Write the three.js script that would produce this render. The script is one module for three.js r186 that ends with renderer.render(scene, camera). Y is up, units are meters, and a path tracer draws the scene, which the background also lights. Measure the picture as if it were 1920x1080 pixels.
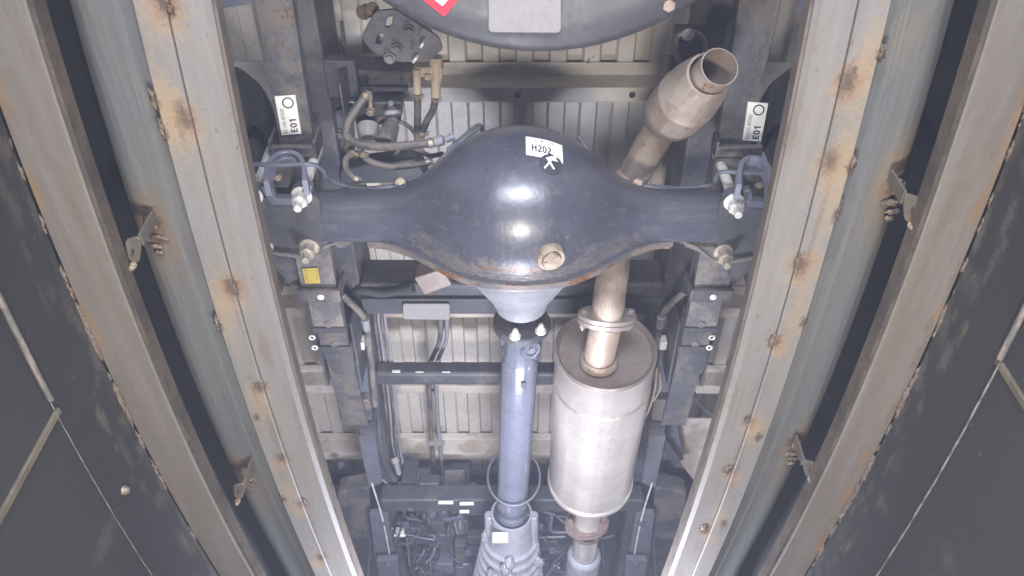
import * as THREE from 'three';
import { RoundedBoxGeometry } from 'three/addons/geometries/RoundedBoxGeometry.js';
import { mergeGeometries, mergeVertices, toCreasedNormals } from 'three/addons/utils/BufferGeometryUtils.js';
import { RectAreaLightUniformsLib } from 'three/addons/lights/RectAreaLightUniformsLib.js';

// ---------------------------------------------------------------- camera, light, exposure
// heights are metres above the inspection camera that lies in the pit (y = 0); the truck's front is towards -z
const scene = new THREE.Scene();
const FOCAL = 1530, PITCH = THREE.MathUtils.degToRad(48.8);
const camera = new THREE.PerspectiveCamera(2 * Math.atan(540 / FOCAL) * 180 / Math.PI, 16 / 9, 0.02, 60);
camera.rotation.set(PITCH, 0, 0);
scene.background = new THREE.Color(0.2, 0.2, 0.21);          // the dim hall round the pit
scene.fog = new THREE.FogExp2(new THREE.Color(0.70, 0.75, 1.0), 0.032);   // exhaust haze and dust in the pit
const renderer = new THREE.WebGLRenderer({ antialias: true });
renderer.toneMapping = THREE.LinearToneMapping;
renderer.toneMappingExposure = 2.8;
renderer.shadowMap.enabled = true;
RectAreaLightUniformsLib.init();
const LAMPS = [
  // position, aim, width, height, colour, intensity
  { name: 'inspection_lamp', p: [0.03, -0.14, -0.60], aim: [0.03, 1.5, -0.95], w: 0.30, h: 0.12, c: [1.0, 0.95, 0.88], i: 62, label: 'flat white lamp on the pit floor ahead of the camera, aimed up' },
  { name: 'inspection_lamp', p: [0.02, 0.60, -1.55], aim: [0.02, 1.6, -1.62], w: 0.24, h: 0.10, c: [0.80, 0.84, 1.0], i: 84, stand: 1.36, label: 'small cool lamp on a pole in the pit, farther ahead under the gearbox' },
  { name: 'inspection_lamp', p: [0, 0.02, 1.15], aim: [0, 1.15, -1.1], w: 1.1, h: 0.5, c: [0.78, 0.84, 1.0], i: 19, label: 'wide cool lamp panel at the rear end of the pit' },
];

// ---------------------------------------------------------------- helpers
let seed = 20241;
const rnd = () => { seed = (seed + 0x6d2b79f5) | 0; let t = Math.imul(seed ^ (seed >>> 15), 1 | seed); t = (t + Math.imul(t ^ (t >>> 7), 61 | t)) ^ t; return ((t ^ (t >>> 14)) >>> 0) / 4294967296; };
const rr = (a, b) => a + (b - a) * rnd();
const V = (x, y, z) => new THREE.Vector3(x, y, z);
const lerp = THREE.MathUtils.lerp, sstep = THREE.MathUtils.smoothstep, clamp = THREE.MathUtils.clamp;
const CP = Math.cos(PITCH), SP = Math.sin(PITCH);
function ray(px, py) { const a = (px - 960) / FOCAL, b = (540 - py) / FOCAL; return V(a, SP + b * CP, -CP + b * SP); }
const H = (px, py, h) => { const d = ray(px, py); return d.multiplyScalar(h / d.y); };      // a measured point at height h
const X = (px, py, x) => { const d = ray(px, py); return d.multiplyScalar(x / d.x); };      // a measured point on the upright plane x
const Zp = (px, py, z) => { const d = ray(px, py); return d.multiplyScalar(z / d.z); };     // a measured point on the upright plane z

const used = new Map();
const numbered = (n) => { const k = used.get(n) ?? 0; used.set(n, k + 1); return k ? n + '_' + String(k).padStart(3, '0') : n; };
function clean(g) {
  if (g.index) g = g.toNonIndexed();
  for (const k of Object.keys(g.attributes)) if (!['position', 'normal', 'uv'].includes(k)) g.deleteAttribute(k);
  if (!g.attributes.normal) g.computeVertexNormals();
  if (!g.attributes.uv) g.setAttribute('uv', new THREE.BufferAttribute(new Float32Array(g.attributes.position.count * 2), 2));
  g.morphAttributes = {}; g.clearGroups();
  return g;
}
function boxUV(g) {                                             // uv in metres, by the main direction of each triangle
  const p = g.attributes.position, n = g.attributes.normal, uv = g.attributes.uv;
  for (let i = 0; i < p.count; i += 3) {
    let ax = 0, ay = 0, az = 0;
    for (let k = 0; k < 3; k++) { ax += n.getX(i + k); ay += n.getY(i + k); az += n.getZ(i + k); }
    ax = Math.abs(ax); ay = Math.abs(ay); az = Math.abs(az);
    for (let k = 0; k < 3; k++) {
      const x = p.getX(i + k), y = p.getY(i + k), z = p.getZ(i + k);
      if (ay >= ax && ay >= az) uv.setXY(i + k, x, z); else if (ax >= az) uv.setXY(i + k, y, z); else uv.setXY(i + k, x, y);
    }
  }
  return g;
}
function obj(name, geos, material, parent = scene, keepUV = false) {
  let g = mergeGeometries([].concat(geos).flat(3).map(clean));
  if (!keepUV) boxUV(g);
  const m = new THREE.Mesh(g, material); m.name = parent === scene ? numbered(name) : name;
  m.castShadow = m.receiveShadow = true; parent.add(m); return m;
}
function tag(o, label, category, group) { Object.assign(o.userData, { label, category }); if (group) o.userData.group = group; return o; }
function struct(name, geos, material) { const m = obj(name, geos, material); m.userData.kind = 'structure'; return m; }
function thing(name, label, category, pos = [0, 0, 0], group) {
  const o = new THREE.Group(); o.name = numbered(name); o.position.set(...pos); scene.add(o); return tag(o, label, category, group);
}
const Y = V(0, 1, 0);
function along(g, p0, dir) { g.applyQuaternion(new THREE.Quaternion().setFromUnitVectors(Y, dir.clone().normalize())); g.translate(p0.x, p0.y, p0.z); return g; }
function lath(p0, dir, prof, seg = 32) { return along(toCreasedNormals(new THREE.LatheGeometry(prof.map(([r, t]) => new THREE.Vector2(Math.max(r, 1e-5), t)), seg), 0.6), p0, dir); }
function rod(p0, p1, r, r1 = r, seg = 20) { const d = p1.clone().sub(p0), L = d.length(); const b = Math.min(r, r1) * 0.12; return lath(p0, d, [[0, 0], [r - b, 0], [r, b], [r1, L - b], [r1 - b, L], [0, L]], seg); }
function pipe(pts, r, seg = 60, rad = 12, tension = 0.5) {
  const c = new THREE.CatmullRomCurve3(pts, false, 'centripetal', tension);
  const g = new THREE.TubeGeometry(c, seg, r, rad, false);
  const out = [g];
  for (const [t, s] of [[0, -1], [1, 1]]) { const p = c.getPointAt(t), d = c.getTangentAt(t).multiplyScalar(s); const k = new THREE.CircleGeometry(r, rad); k.rotateX(-Math.PI / 2); out.push(along(k, p, d)); }
  return out;
}
function hollow(pts, r, seg = 40, rad = 32, wall = 0.002) {      // open tube with wall thickness
  const c = new THREE.CatmullRomCurve3(pts, false, 'centripetal');
  const out = [new THREE.TubeGeometry(c, seg, r, rad, false), new THREE.TubeGeometry(c, seg, r - wall, rad, false)];
  for (const t of [0, 1]) { const k = new THREE.RingGeometry(r - wall, r, rad); k.rotateX(-Math.PI / 2); out.push(along(k, c.getPointAt(t), c.getTangentAt(t))); }
  return out;
}
function bar(x0, x1, y0, y1, z0, z1, b = 0.003) {
  const w = Math.abs(x1 - x0), h = Math.abs(y1 - y0), d = Math.abs(z1 - z0);
  const g = new RoundedBoxGeometry(w, h, d, 2, Math.min(b, w / 2.1, h / 2.1, d / 2.1)); g.translate((x0 + x1) / 2, (y0 + y1) / 2, (z0 + z1) / 2); return g;
}
function shapeOf(pts, round = 0) {
  const s = new THREE.Shape(); const n = pts.length;
  if (!round) { pts.forEach(([a, b], i) => (i ? s.lineTo(a, b) : s.moveTo(a, b))); s.closePath(); return s; }
  for (let i = 0; i < n; i++) {
    const p = new THREE.Vector2(...pts[i]), q = new THREE.Vector2(...pts[(i + n - 1) % n]), t = new THREE.Vector2(...pts[(i + 1) % n]);
    const a = q.clone().sub(p), b = t.clone().sub(p), ra = Math.min(round, a.length() * 0.45), rb = Math.min(round, b.length() * 0.45);
    const u = p.clone().add(a.setLength(ra)), v = p.clone().add(b.setLength(rb));
    if (i) s.lineTo(u.x, u.y); else s.moveTo(u.x, u.y);
    s.quadraticCurveTo(p.x, p.y, v.x, v.y);
  }
  s.closePath(); return s;
}
function flat(xz, y, t, { holes = [], round = 0.004, bevel = 0.001 } = {}) {   // a level plate, outline in x and z, lower face at y
  const s = shapeOf(xz.map(([x, z]) => [x, -z]), round);
  for (const h of holes) s.holes.push(new THREE.Path(shapeOf(h.map(([x, z]) => [x, -z]), 0.006).getPoints(6)));
  const g = new THREE.ExtrudeGeometry(s, { depth: t - 2 * bevel, bevelEnabled: bevel > 0, bevelThickness: bevel, bevelSize: bevel, bevelSegments: 1, curveSegments: 6 });
  g.rotateX(-Math.PI / 2); g.translate(0, y + bevel, 0); return g;
}
const pxz = (list, h) => list.map(([a, b]) => { const p = H(a, b, h); return [p.x, p.z]; });
function extrudeZ(prof, z0, z1, round = 0) {                      // profile in x, y
  const g = new THREE.ExtrudeGeometry(shapeOf(prof, round), { depth: Math.abs(z1 - z0), bevelEnabled: false, curveSegments: 4, steps: 1 }); g.translate(0, 0, Math.min(z0, z1)); return toCreasedNormals(g, 0.6);
}
const BOW = (z) => 0.06 * Math.max(-0.5, 1 - ((z + 0.82) / 0.55) ** 2);   // the long bars belly outwards a little
function bowed(prof, z0, z1) {                                    // a long bar of profile x, y along z that bellies outwards
  const g = new THREE.ExtrudeGeometry(shapeOf(prof), { depth: z1 - z0, bevelEnabled: false, curveSegments: 4, steps: 60 }); g.translate(0, 0, z0);
  const p = g.attributes.position; for (let i = 0; i < p.count; i++) p.setX(i, p.getX(i) * (1 + BOW(p.getZ(i)))); g.computeVertexNormals(); return toCreasedNormals(g, 0.6);
}
const rect = (x0, x1, y0, y1) => [[x0, y0], [x1, y0], [x1, y1], [x0, y1]];
function extrudeX(prof, x0, x1, round = 0) {                      // profile in z, y
  const g = new THREE.ExtrudeGeometry(shapeOf(prof.map(([z, y]) => [-z, y]), round), { depth: Math.abs(x1 - x0), bevelEnabled: false, curveSegments: 4 });
  g.rotateY(Math.PI / 2); g.translate(Math.min(x0, x1), 0, 0); return toCreasedNormals(g, 0.5);
}
function ribbon(path, t) {                                       // closed outline of thickness t above an open path
  const up = [], dn = [];
  path.forEach((p, i) => {
    const a = path[Math.max(0, i - 1)], b = path[Math.min(path.length - 1, i + 1)], l = Math.hypot(b[0] - a[0], b[1] - a[1]) || 1;
    const nx = -(b[1] - a[1]) / l, ny = (b[0] - a[0]) / l; dn.push(p); up.push([p[0] + nx * t, p[1] + ny * t]);
  });
  return dn.concat(up.reverse());
}
function smooth(path, n = 24) { return new THREE.SplineCurve(path.map((p) => new THREE.Vector2(...p))).getPoints(n).map((p) => [p.x, p.y]); }
function hexNut(p, dir, af, h, washer = 0, stud = 0, studL = 0) { // p on the surface, dir outward
  const d = dir.clone().normalize(), out = [];
  let q = p.clone();
  if (washer) { out.push(lath(q, d, [[0, 0], [washer, 0], [washer, 0.003], [washer * 0.96, 0.004], [0, 0.004]], 28)); q.addScaledVector(d, 0.004); }
  const hex = new THREE.CylinderGeometry(af * 0.577, af * 0.577, h, 6).toNonIndexed(); hex.computeVertexNormals(); hex.translate(0, h / 2, 0); out.push(along(hex, q, d));
  out.push(lath(q.clone().addScaledVector(d, h), d, [[af * 0.5, 0], [af * 0.42, h * 0.12], [0, h * 0.12]], 24));
  if (stud) out.push(lath(q.clone().addScaledVector(d, h), d, [[stud, 0], [stud, studL - 0.002], [stud * 0.75, studL], [0, studL]], 16));
  return out;
}
function blob(p, sx, sy, sz, rough = 0.3) {
  const g = mergeVertices(new THREE.IcosahedronGeometry(1, 3).deleteAttribute('uv').deleteAttribute('normal'), 1e-4), a = g.attributes.position, o = [rr(0, 9), rr(0, 9), rr(0, 9)];
  for (let i = 0; i < a.count; i++) {
    const x = a.getX(i), y = a.getY(i), z = a.getZ(i), k = 1 + rough * (Math.sin(x * 5 + o[0]) * Math.sin(z * 6 + o[1]) + 0.6 * Math.sin(y * 11 + o[2]) * Math.sin(x * 13 + z * 9));
    a.setXYZ(i, x * sx * k, y * sy * k, z * sz * k);
  }
  g.computeVertexNormals(); g.translate(p.x, p.y, p.z); return g;
}
function sticker(c, n, t = 0.0008) {                              // c: four corners top-left, top-right, bottom-right, bottom-left
  const f = c.map((p) => p.clone().addScaledVector(n, t)), P = [], U = [], uvs = [[0, 1], [1, 1], [1, 0], [0, 0]];
  for (const i of [0, 1, 2, 0, 2, 3]) { P.push(...f[i].toArray()); U.push(...uvs[i]); }
  for (let k = 0; k < 4; k++) { const a = c[k], b = c[(k + 1) % 4], d = f[(k + 1) % 4], e = f[k]; for (const q of [a, b, d, a, d, e]) { P.push(...q.toArray()); U.push(0.02, 0.02); } }
  const g = new THREE.BufferGeometry(); g.setAttribute('position', new THREE.Float32BufferAttribute(P, 3)); g.setAttribute('uv', new THREE.Float32BufferAttribute(U, 2)); g.computeVertexNormals(); return g;
}

// ---------------------------------------------------------------- procedural textures
function lattice(n, s) { const a = new Float32Array(n * n); let q = s * 7919 + 13; for (let i = 0; i < a.length; i++) { q = (q + 0x6d2b79f5) | 0; let t = Math.imul(q ^ (q >>> 15), 1 | q); t = (t + Math.imul(t ^ (t >>> 7), 61 | t)) ^ t; a[i] = ((t ^ (t >>> 14)) >>> 0) / 4294967296; } return a; }
const LAT = [0, 1, 2, 3, 4, 5].map((i) => lattice(256, i + 1));
function vn(x, y, px, py, k) {                                    // value noise that repeats after px, py cells
  const ix = Math.floor(x), iy = Math.floor(y); let fx = x - ix, fy = y - iy; fx = fx * fx * (3 - 2 * fx); fy = fy * fy * (3 - 2 * fy);
  const x0 = ((ix % px) + px) % px, x1 = (x0 + 1) % px, y0 = ((iy % py) + py) % py, y1 = (y0 + 1) % py, L = LAT[k % 6];
  const a = L[(y0 & 255) * 256 + (x0 & 255)], b = L[(y0 & 255) * 256 + (x1 & 255)], c = L[(y1 & 255) * 256 + (x0 & 255)], d = L[(y1 & 255) * 256 + (x1 & 255)];
  return a + (b - a) * fx + (c - a) * fy + (a - b - c + d) * fx * fy;
}
function fbm(u, v, fu, fv, oct, k) { let s = 0, a = 0.5, w = 0; for (let i = 0; i < oct; i++) { s += a * vn(u * fu, v * fv, fu, fv, k + i); w += a; a *= 0.55; fu *= 2; fv *= 2; } return s / w; }
function tex(w, h, fn, srgb = true) {
  const d = new Uint8Array(w * h * 4);
  for (let j = 0; j < h; j++) for (let i = 0; i < w; i++) { const c = fn(i / w, j / h), o = (j * w + i) * 4; d[o] = clamp(c[0], 0, 255); d[o + 1] = clamp(c[1], 0, 255); d[o + 2] = clamp(c[2], 0, 255); d[o + 3] = 255; }
  const t = new THREE.DataTexture(d, w, h); t.wrapS = t.wrapT = THREE.RepeatWrapping; t.magFilter = THREE.LinearFilter; if (srgb) t.colorSpace = THREE.SRGBColorSpace; t.needsUpdate = true; return t;
}
const mix3 = (a, b, t) => [a[0] + (b[0] - a[0]) * t, a[1] + (b[1] - a[1]) * t, a[2] + (b[2] - a[2]) * t];
const grey = (g) => [g * 255, g * 255, g * 255];
let nk = 0;
const ROUGH = [1, 3].map((k) => tex(384, 384, (u, v) => grey(clamp(0.75 + 0.34 * (fbm(u, v, 7, 7, 5, k) - 0.5) + 0.12 * (fbm(u, v, 48, 48, 2, k + 1) - 0.5), 0.3, 1)), false));
const BUMPS = [0, 2].map((k) => tex(384, 384, (u, v) => grey(0.6 * fbm(u, v, 40, 40, 3, k + 2) + 0.4 * fbm(u, v, 8, 8, 4, k)), false));
// base paint or metal, dust patches, rust patches, speckle; size = metres per repeat
function surface({ base, dust = [150, 138, 122], dustAt = 0.62, dustAmt = 0.5, rust = null, rustAt = 0.7, var: va = 0.12, speck = 0.004, speckCol = [60, 54, 48], size = 0.4, rough = 0.6, roughVar = 0.2, metal = 0, bump = 0.0004, streak = [8, 8], extra = {} }) {
  const k = nk++;
  const map = tex(384, 384, (u, v) => {
    const a = fbm(u, v, streak[0], streak[1], 5, k), b = fbm(u, v, 5, 5, 5, k + 2), c = fbm(u, v, 64, 64, 2, k + 1), s = vn(u * 150, v * 150, 150, 150, k + 3);
    let col = base.map((x) => x * (1 + va * (a - 0.5) * 2 + 0.10 * (c - 0.5)));
    col = mix3(col, dust, dustAmt * sstep(b + 0.25 * (c - 0.5), dustAt - 0.16, dustAt + 0.12));
    if (rust) col = mix3(col, mix3(rust, [70, 44, 30], c), 0.85 * sstep(a * 0.6 + b * 0.4 + 0.3 * (c - 0.5), rustAt - 0.05, rustAt + 0.06));
    if (s > 1 - speck * 12 && c > 0.45) col = mix3(col, speckCol, 0.7);
    return col;
  });
  const rm = ROUGH[k % 2].clone(), o = { map, roughnessMap: rm, roughness: Math.min(1, rough / 0.75), metalness: metal, ...extra };
  if (bump) { o.bumpMap = BUMPS[k % 2].clone(); o.bumpScale = bump; o.bumpMap.repeat.set(1 / size, 1 / size); }
  map.repeat.set(1 / size, 1 / size); rm.repeat.set(1 / size, 1 / size);
  return new THREE.MeshPhysicalMaterial(o);
}
const M = {};
M.bed = surface({ base: [196, 189, 178], dust: [160, 148, 130], dustAt: 0.6, dustAmt: 0.45, var: 0.05, speck: 0.004, speckCol: [132, 120, 104], rust: [140, 112, 84], rustAt: 0.83, size: 0.7, rough: 0.42 });
M.bedDirty = surface({ base: [190, 180, 168], dust: [140, 122, 104], dustAt: 0.55, dustAmt: 0.55, var: 0.06, speck: 0.004, speckCol: [70, 58, 50], size: 0.35, rough: 0.6 });
M.dark = surface({ base: [66, 66, 69], dust: [104, 98, 92], dustAt: 0.62, dustAmt: 0.5, var: 0.15, speck: 0.003, speckCol: [130, 125, 118], size: 0.4, rough: 0.55 });
M.darkDusty = surface({ base: [74, 73, 74], dust: [128, 117, 106], dustAt: 0.52, dustAmt: 0.6, rust: [128, 88, 60], rustAt: 0.72, var: 0.16, speck: 0.004, speckCol: [150, 140, 128], size: 0.3, rough: 0.6 });
M.spring = surface({ base: [82, 81, 82], dust: [122, 108, 94], dustAt: 0.6, dustAmt: 0.6, rust: [136, 92, 62], rustAt: 0.7, var: 0.2, streak: [6, 16], speck: 0.003, speckCol: [120, 112, 104], size: 0.3, rough: 0.5 });
M.axle = surface({ base: [62, 63, 70], dust: [104, 96, 90], dustAt: 0.7, dustAmt: 0.4, var: 0.1, speck: 0.004, speckCol: [140, 140, 146], size: 0.35, rough: 0.34, roughVar: 0.1, bump: 0.00015, extra: { clearcoat: 0.6, clearcoatRoughness: 0.27 } });
M.bluePaint = surface({ base: [96, 97, 106], dust: [128, 122, 120], dustAt: 0.62, dustAmt: 0.3, var: 0.08, speck: 0.002, size: 0.3, rough: 0.42 });
M.cast = surface({ base: [146, 146, 152], dust: [128, 122, 118], dustAt: 0.58, dustAmt: 0.5, var: 0.1, speck: 0.002, size: 0.25, rough: 0.6, metal: 0.25, bump: 0.0008 });
M.zinc = surface({ base: [228, 226, 220], dust: [170, 160, 144], dustAt: 0.62, dustAmt: 0.4, var: 0.08, speck: 0, size: 0.08, rough: 0.4, metal: 0.25, bump: 0.0002 });
M.rustyZinc = surface({ base: [170, 156, 138], dust: [130, 112, 92], dustAt: 0.5, dustAmt: 0.5, rust: [126, 84, 58], rustAt: 0.66, var: 0.1, speck: 0, size: 0.08, rough: 0.5, metal: 0.5, bump: 0.0002 });
M.exhaust = surface({ base: [166, 152, 138], dust: [136, 116, 100], dustAt: 0.52, dustAmt: 0.6, rust: [140, 100, 74], rustAt: 0.76, var: 0.09, speck: 0.002, size: 0.22, rough: 0.55, roughVar: 0.1, metal: 0.25, bump: 0.0002 });
M.muffler = surface({ base: [204, 195, 187], dust: [168, 150, 138], dustAt: 0.58, dustAmt: 0.4, var: 0.05, streak: [5, 9], speck: 0.0005, size: 0.6, rough: 0.3, roughVar: 0.06, metal: 0.66, bump: 0.0001 });
M.mufflerEnd = surface({ base: [160, 148, 140], dust: [126, 112, 104], dustAt: 0.58, dustAmt: 0.5, var: 0.06, speck: 0.001, size: 0.4, rough: 0.45, metal: 0.6, bump: 0.0002 });
M.shaft = surface({ base: [92, 94, 106], dust: [116, 112, 112], dustAt: 0.66, dustAmt: 0.3, var: 0.08, speck: 0.002, speckCol: [150, 150, 156], size: 0.3, rough: 0.3, roughVar: 0.12, bump: 0.0003, extra: { clearcoat: 0.6, clearcoatRoughness: 0.16 } });
M.rubber = surface({ base: [50, 50, 50], dust: [82, 79, 75], dustAt: 0.6, dustAmt: 0.4, var: 0.1, speck: 0.001, size: 0.25, rough: 0.85 });
M.hose = surface({ base: [84, 81, 78], dust: [132, 120, 108], dustAt: 0.5, dustAmt: 0.6, var: 0.1, speck: 0.002, size: 0.12, rough: 0.7 });
M.beige = surface({ base: [186, 168, 144], dust: [150, 134, 114], dustAt: 0.58, dustAmt: 0.4, var: 0.08, speck: 0.002, size: 0.12, rough: 0.6 });
M.rust = surface({ base: [112, 96, 86], dust: [92, 76, 66], dustAt: 0.5, dustAmt: 0.7, var: 0.25, speck: 0.006, speckCol: [50, 36, 28], size: 0.08, rough: 0.85, bump: 0.001 });
M.weld = surface({ base: [112, 98, 82], dust: [74, 60, 48], dustAt: 0.5, dustAmt: 0.7, var: 0.25, speck: 0.004, speckCol: [50, 38, 30], size: 0.06, rough: 0.5, metal: 0.4, bump: 0.0012 });
M.tank = surface({ base: [70, 69, 72], dust: [100, 96, 94], dustAt: 0.6, dustAmt: 0.45, var: 0.12, speck: 0.004, speckCol: [118, 116, 114], size: 0.5, rough: 0.48 });
M.grime = surface({ base: [58, 52, 45], dust: [86, 74, 60], dustAt: 0.55, dustAmt: 0.6, var: 0.3, speck: 0.004, size: 0.2, rough: 0.9 });
M.plastic = surface({ base: [138, 134, 132], dust: [120, 114, 108], dustAt: 0.65, dustAmt: 0.3, var: 0.04, speck: 0.001, size: 0.3, rough: 0.6, bump: 0 });
M.concrete = surface({ base: [96, 94, 90], dust: [70, 66, 60], dustAt: 0.55, dustAmt: 0.5, var: 0.15, speck: 0.004, size: 0.8, rough: 0.9 });
M.black = new THREE.MeshStandardMaterial({ color: 0x242424, roughness: 0.8 });
M.glow = new THREE.MeshStandardMaterial({ color: 0xffffff, emissive: 0xfff4e8, emissiveIntensity: 2.0, roughness: 0.6 });

// ---------------------------------------------------------------- the two lamps (both out of view)
for (const L of LAMPS) {
  const t = thing(L.name, L.label, 'work lamp', L.p, undefined);
  t.lookAt(V(...L.aim)); t.updateMatrixWorld(true);
  const hs = obj('housing', [bar(-L.w / 2 - 0.02, L.w / 2 + 0.02, -L.h / 2 - 0.02, L.h / 2 + 0.02, -0.05, -0.012, 0.006)], M.dark, t);
  const gl = obj('diffuser', [bar(-L.w / 2, L.w / 2, -L.h / 2, L.h / 2, -0.0115, -0.004, 0.002)], M.glow, t);
  gl.castShadow = false;
  if (L.stand) { const p = obj('pole', [rod(V(L.p[0], L.p[1] - L.stand, L.p[2]), V(L.p[0], L.p[1] - 0.055, L.p[2]), 0.012)], M.dark, t); p.applyMatrix4(t.matrixWorld.clone().invert()); }
  const a = new THREE.RectAreaLight(new THREE.Color().setRGB(...L.c), L.i, L.w, L.h); a.name = 'lamp_light';
  scene.add(a); a.position.set(...L.p); a.lookAt(V(...L.aim));
}

// ================================================================ the pit
const HB = 0.80;                                                  // underside of the runway beams
const HO = 0.74;                                                  // underside of the outer beams
struct('floor', [bar(-0.7, 0.7, -0.85, -0.80, -6, 2.2, 0.002)], M.concrete);
// rust stains and other marks, placed where the photograph shows them
function marked(w, h, x0, x1, z0, z1, colour, spots) {
  const W = x1 - x0, L = z1 - z0;
  const t = tex(w, h, (u, v) => {
    const x = x0 + u * W, z = z0 + v * L;
    let c = colour(x, z, u, v);
    for (const s of spots) {
      const dx = (x - s.x) / s.rx, dz = (z - s.z) / s.rz; if (Math.abs(dx) > 2.2 || Math.abs(dz) > 2.2) continue;
      const n = fbm(x * 4 + 8, z * 4 + 8, 64, 64, 4, s.k) - 0.5, n2 = fbm(x * 20 + 8, z * 20 + 8, 64, 64, 3, s.k + 1) - 0.5, d = Math.hypot(dx, dz) + n * 1.5 + n2 * 0.7;
      c = mix3(c, s.c, s.a * (1 - sstep(d, 0.25, 1.15)));
    }
    return c;
  });
  t.repeat.set(1 / W, 1 / L); t.offset.set(-x0 / W, -z0 / L); t.wrapS = t.wrapT = THREE.ClampToEdgeWrapping; return t;
}
const RUST = [118, 86, 62], PALE = [134, 116, 94], BURN = [70, 60, 52];
const spot = (px, py, h, rx, rz, c, a) => { const p = H(px, py, h); return { x: p.x, z: p.z, rx, rz, c, a, k: (nk++) % 6 }; };
const WELDS = {
  [-1]: { mid: [[310, 0], [345, 215], [435, 535], [488, 720], [530, 853], [567, 940], [602, 1040]], edge: [[293, 188], [308, 240], [410, 603], [482, 778], [532, 932]], big: [[345, 215], [435, 535], [310, 0]], bracket: [[230, 470], [433, 922]], patch: [[282, 420], [458, 885]] },
  [1]: { mid: [[1588, 147], [1556, 298], [1498, 490], [1450, 636], [1403, 787], [1365, 880], [1320, 990]], edge: [[1648, 100], [1593, 310], [1566, 400], [1505, 600], [1421, 815], [1356, 978]], big: [[1588, 147], [1556, 298], [1498, 490]], bracket: [[1730, 392], [1533, 880]], patch: [[1685, 352], [1493, 835]] },
};
const ZN = 0.35, ZF = -3.4;                                       // near and far ends of beams and walls
const SIDE = { [-1]: 'left', [1]: 'right' };
for (const s of [-1, 1]) {
  const W = WELDS[s], inner = s < 0 ? 0.2985 : 0.3005, where = SIDE[s];
  const mx = (a, b) => (s < 0 ? [-b, -a] : [a, b]);
  // --- runway beam: two long flat bars stitch welded together, a grey channel beside them
  const spots = [];
  for (const [a, b] of W.mid) { const g = W.big.some((q) => q[0] === a); spots.push(spot(a + s * 8, b + 14, HB, g ? 0.030 : 0.017, g ? 0.05 : 0.026, PALE, 0.7), spot(a + 3, b + 4, HB, g ? 0.017 : 0.012, g ? 0.026 : 0.017, RUST, 0.7), spot(a, b, HB, 0.010, g ? 0.02 : 0.013, BURN, 0.85)); }
  for (const [a, b] of W.edge) spots.push(spot(a - s * 10, b - 12, HB, 0.02, 0.05, [138, 118, 92], 0.5), spot(a, b, HB, 0.007, 0.013, BURN, 0.9));
  for (let i = 0; i < 34; i++) spots.push({ x: s * lerp(inner, 0.378, rnd()), z: rr(-2.0, 0.1), rx: rr(0.003, 0.012), rz: rr(0.015, 0.09), c: [[92, 76, 60], [120, 114, 108], [86, 80, 74]][i % 3], a: rr(0.15, 0.4), k: i % 6 });
  for (let i = 0; i < 130; i++) { const q = rnd(); spots.push({ x: s * lerp(inner, 0.378, Math.pow(rnd(), 1.6)), z: rr(-2.2, 0.1), rx: rr(0.001, 0.0025), rz: rr(0.001, 0.004), c: q < 0.5 ? [84, 66, 56] : [98, 90, 84], a: rr(0.3, 0.8), k: i % 6 }); }
  const [bx0, bx1] = mx(inner - 0.02, 0.400);
  const beamMap = marked(384, 2048, bx0, bx1, -2.4, 0.2, (x, z, u, v) => {
    const st = fbm(u, v, 14, 24, 4, 1) - 0.5, sp = fbm(u, v, 5, 40, 5, 3) - 0.5, fine = fbm(u, v, 90, 200, 2, 2) - 0.5;
    return mix3([114, 111, 109], [108, 102, 96], clamp(0.4 + 1.7 * sp, 0, 1)).map((q) => q * (1 + 0.10 * st + 0.07 * fine + 0.10 * sp));
  }, spots);
  M['beam' + s] = new THREE.MeshPhysicalMaterial({ map: beamMap, roughness: 0.6, metalness: 0.05, bumpMap: M.bed.bumpMap, bumpScale: 0.0006 });
  const run = thing('runway_beam', `long beige flat steel runway beam with rusty welds on the ${where} of the truck`, 'steel beam', [0, 0, 0], 'runway beams either side of the truck');
  const [ax0, ax1] = mx(inner, 0.345), [cx0, cx1] = mx(0.3405, 0.378);
  obj('flat_bar', [bowed([[s * inner, HB + 0.006], [s * (inner + 0.006), HB], [s * 0.3405, HB], [s * 0.3405, HB + 0.02], [s * inner, HB + 0.022]], ZF, ZN)], M['beam' + s], run);
  obj('flat_bar', [bowed([[s * 0.3415, HB - 0.0035], [s * 0.343, HB - 0.005], [s * 0.3715, HB - 0.005], [s * 0.373, HB - 0.0035], [s * 0.373, HB + 0.018], [s * 0.3415, HB + 0.018]], ZF, ZN)], M['beam' + s], run);
  obj('edge_strip', [bowed(rect(s * (inner - 0.004), s * (inner - 0.0005), HB + 0.007, HB + 0.026), ZF, ZN)], M.edge ??= surface({ base: [84, 75, 68], dust: [98, 89, 81], dustAt: 0.5, dustAmt: 0.6, var: 0.25, speck: 0.004, size: 0.15, rough: 0.85 }), run);
  obj('backing_bar', [bowed(rect(s * 0.368, s * 0.3715, HB + 0.024, HB + 0.18), ZF, ZN)], M.grime, run);
  for (const [a, b] of W.mid) { const p = H(a, b, HB - 0.001); obj('weld', [blob(p, rr(0.0045, 0.0065), 0.003, rr(0.008, 0.012), 0.25), blob(p.clone().add(V(rr(-0.003, 0.003), 0, -0.009)), 0.004, 0.003, 0.006, 0.3)], M.weld, run); }
  for (const [a, b] of W.edge) { const p = H(a, b, HB); obj('weld', [blob(p.clone().add(V(s * 0.0025, 0.001, 0)), 0.0042, 0.005, rr(0.009, 0.014), 0.25), blob(p.clone().add(V(s * 0.003, 0.002, rr(-0.02, 0.02))), 0.003, 0.004, 0.007, 0.3)], M.weld, run); }
  // grey channel: level flange, ridge, then a wide rounded turn upwards
  const gs = [];
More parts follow.
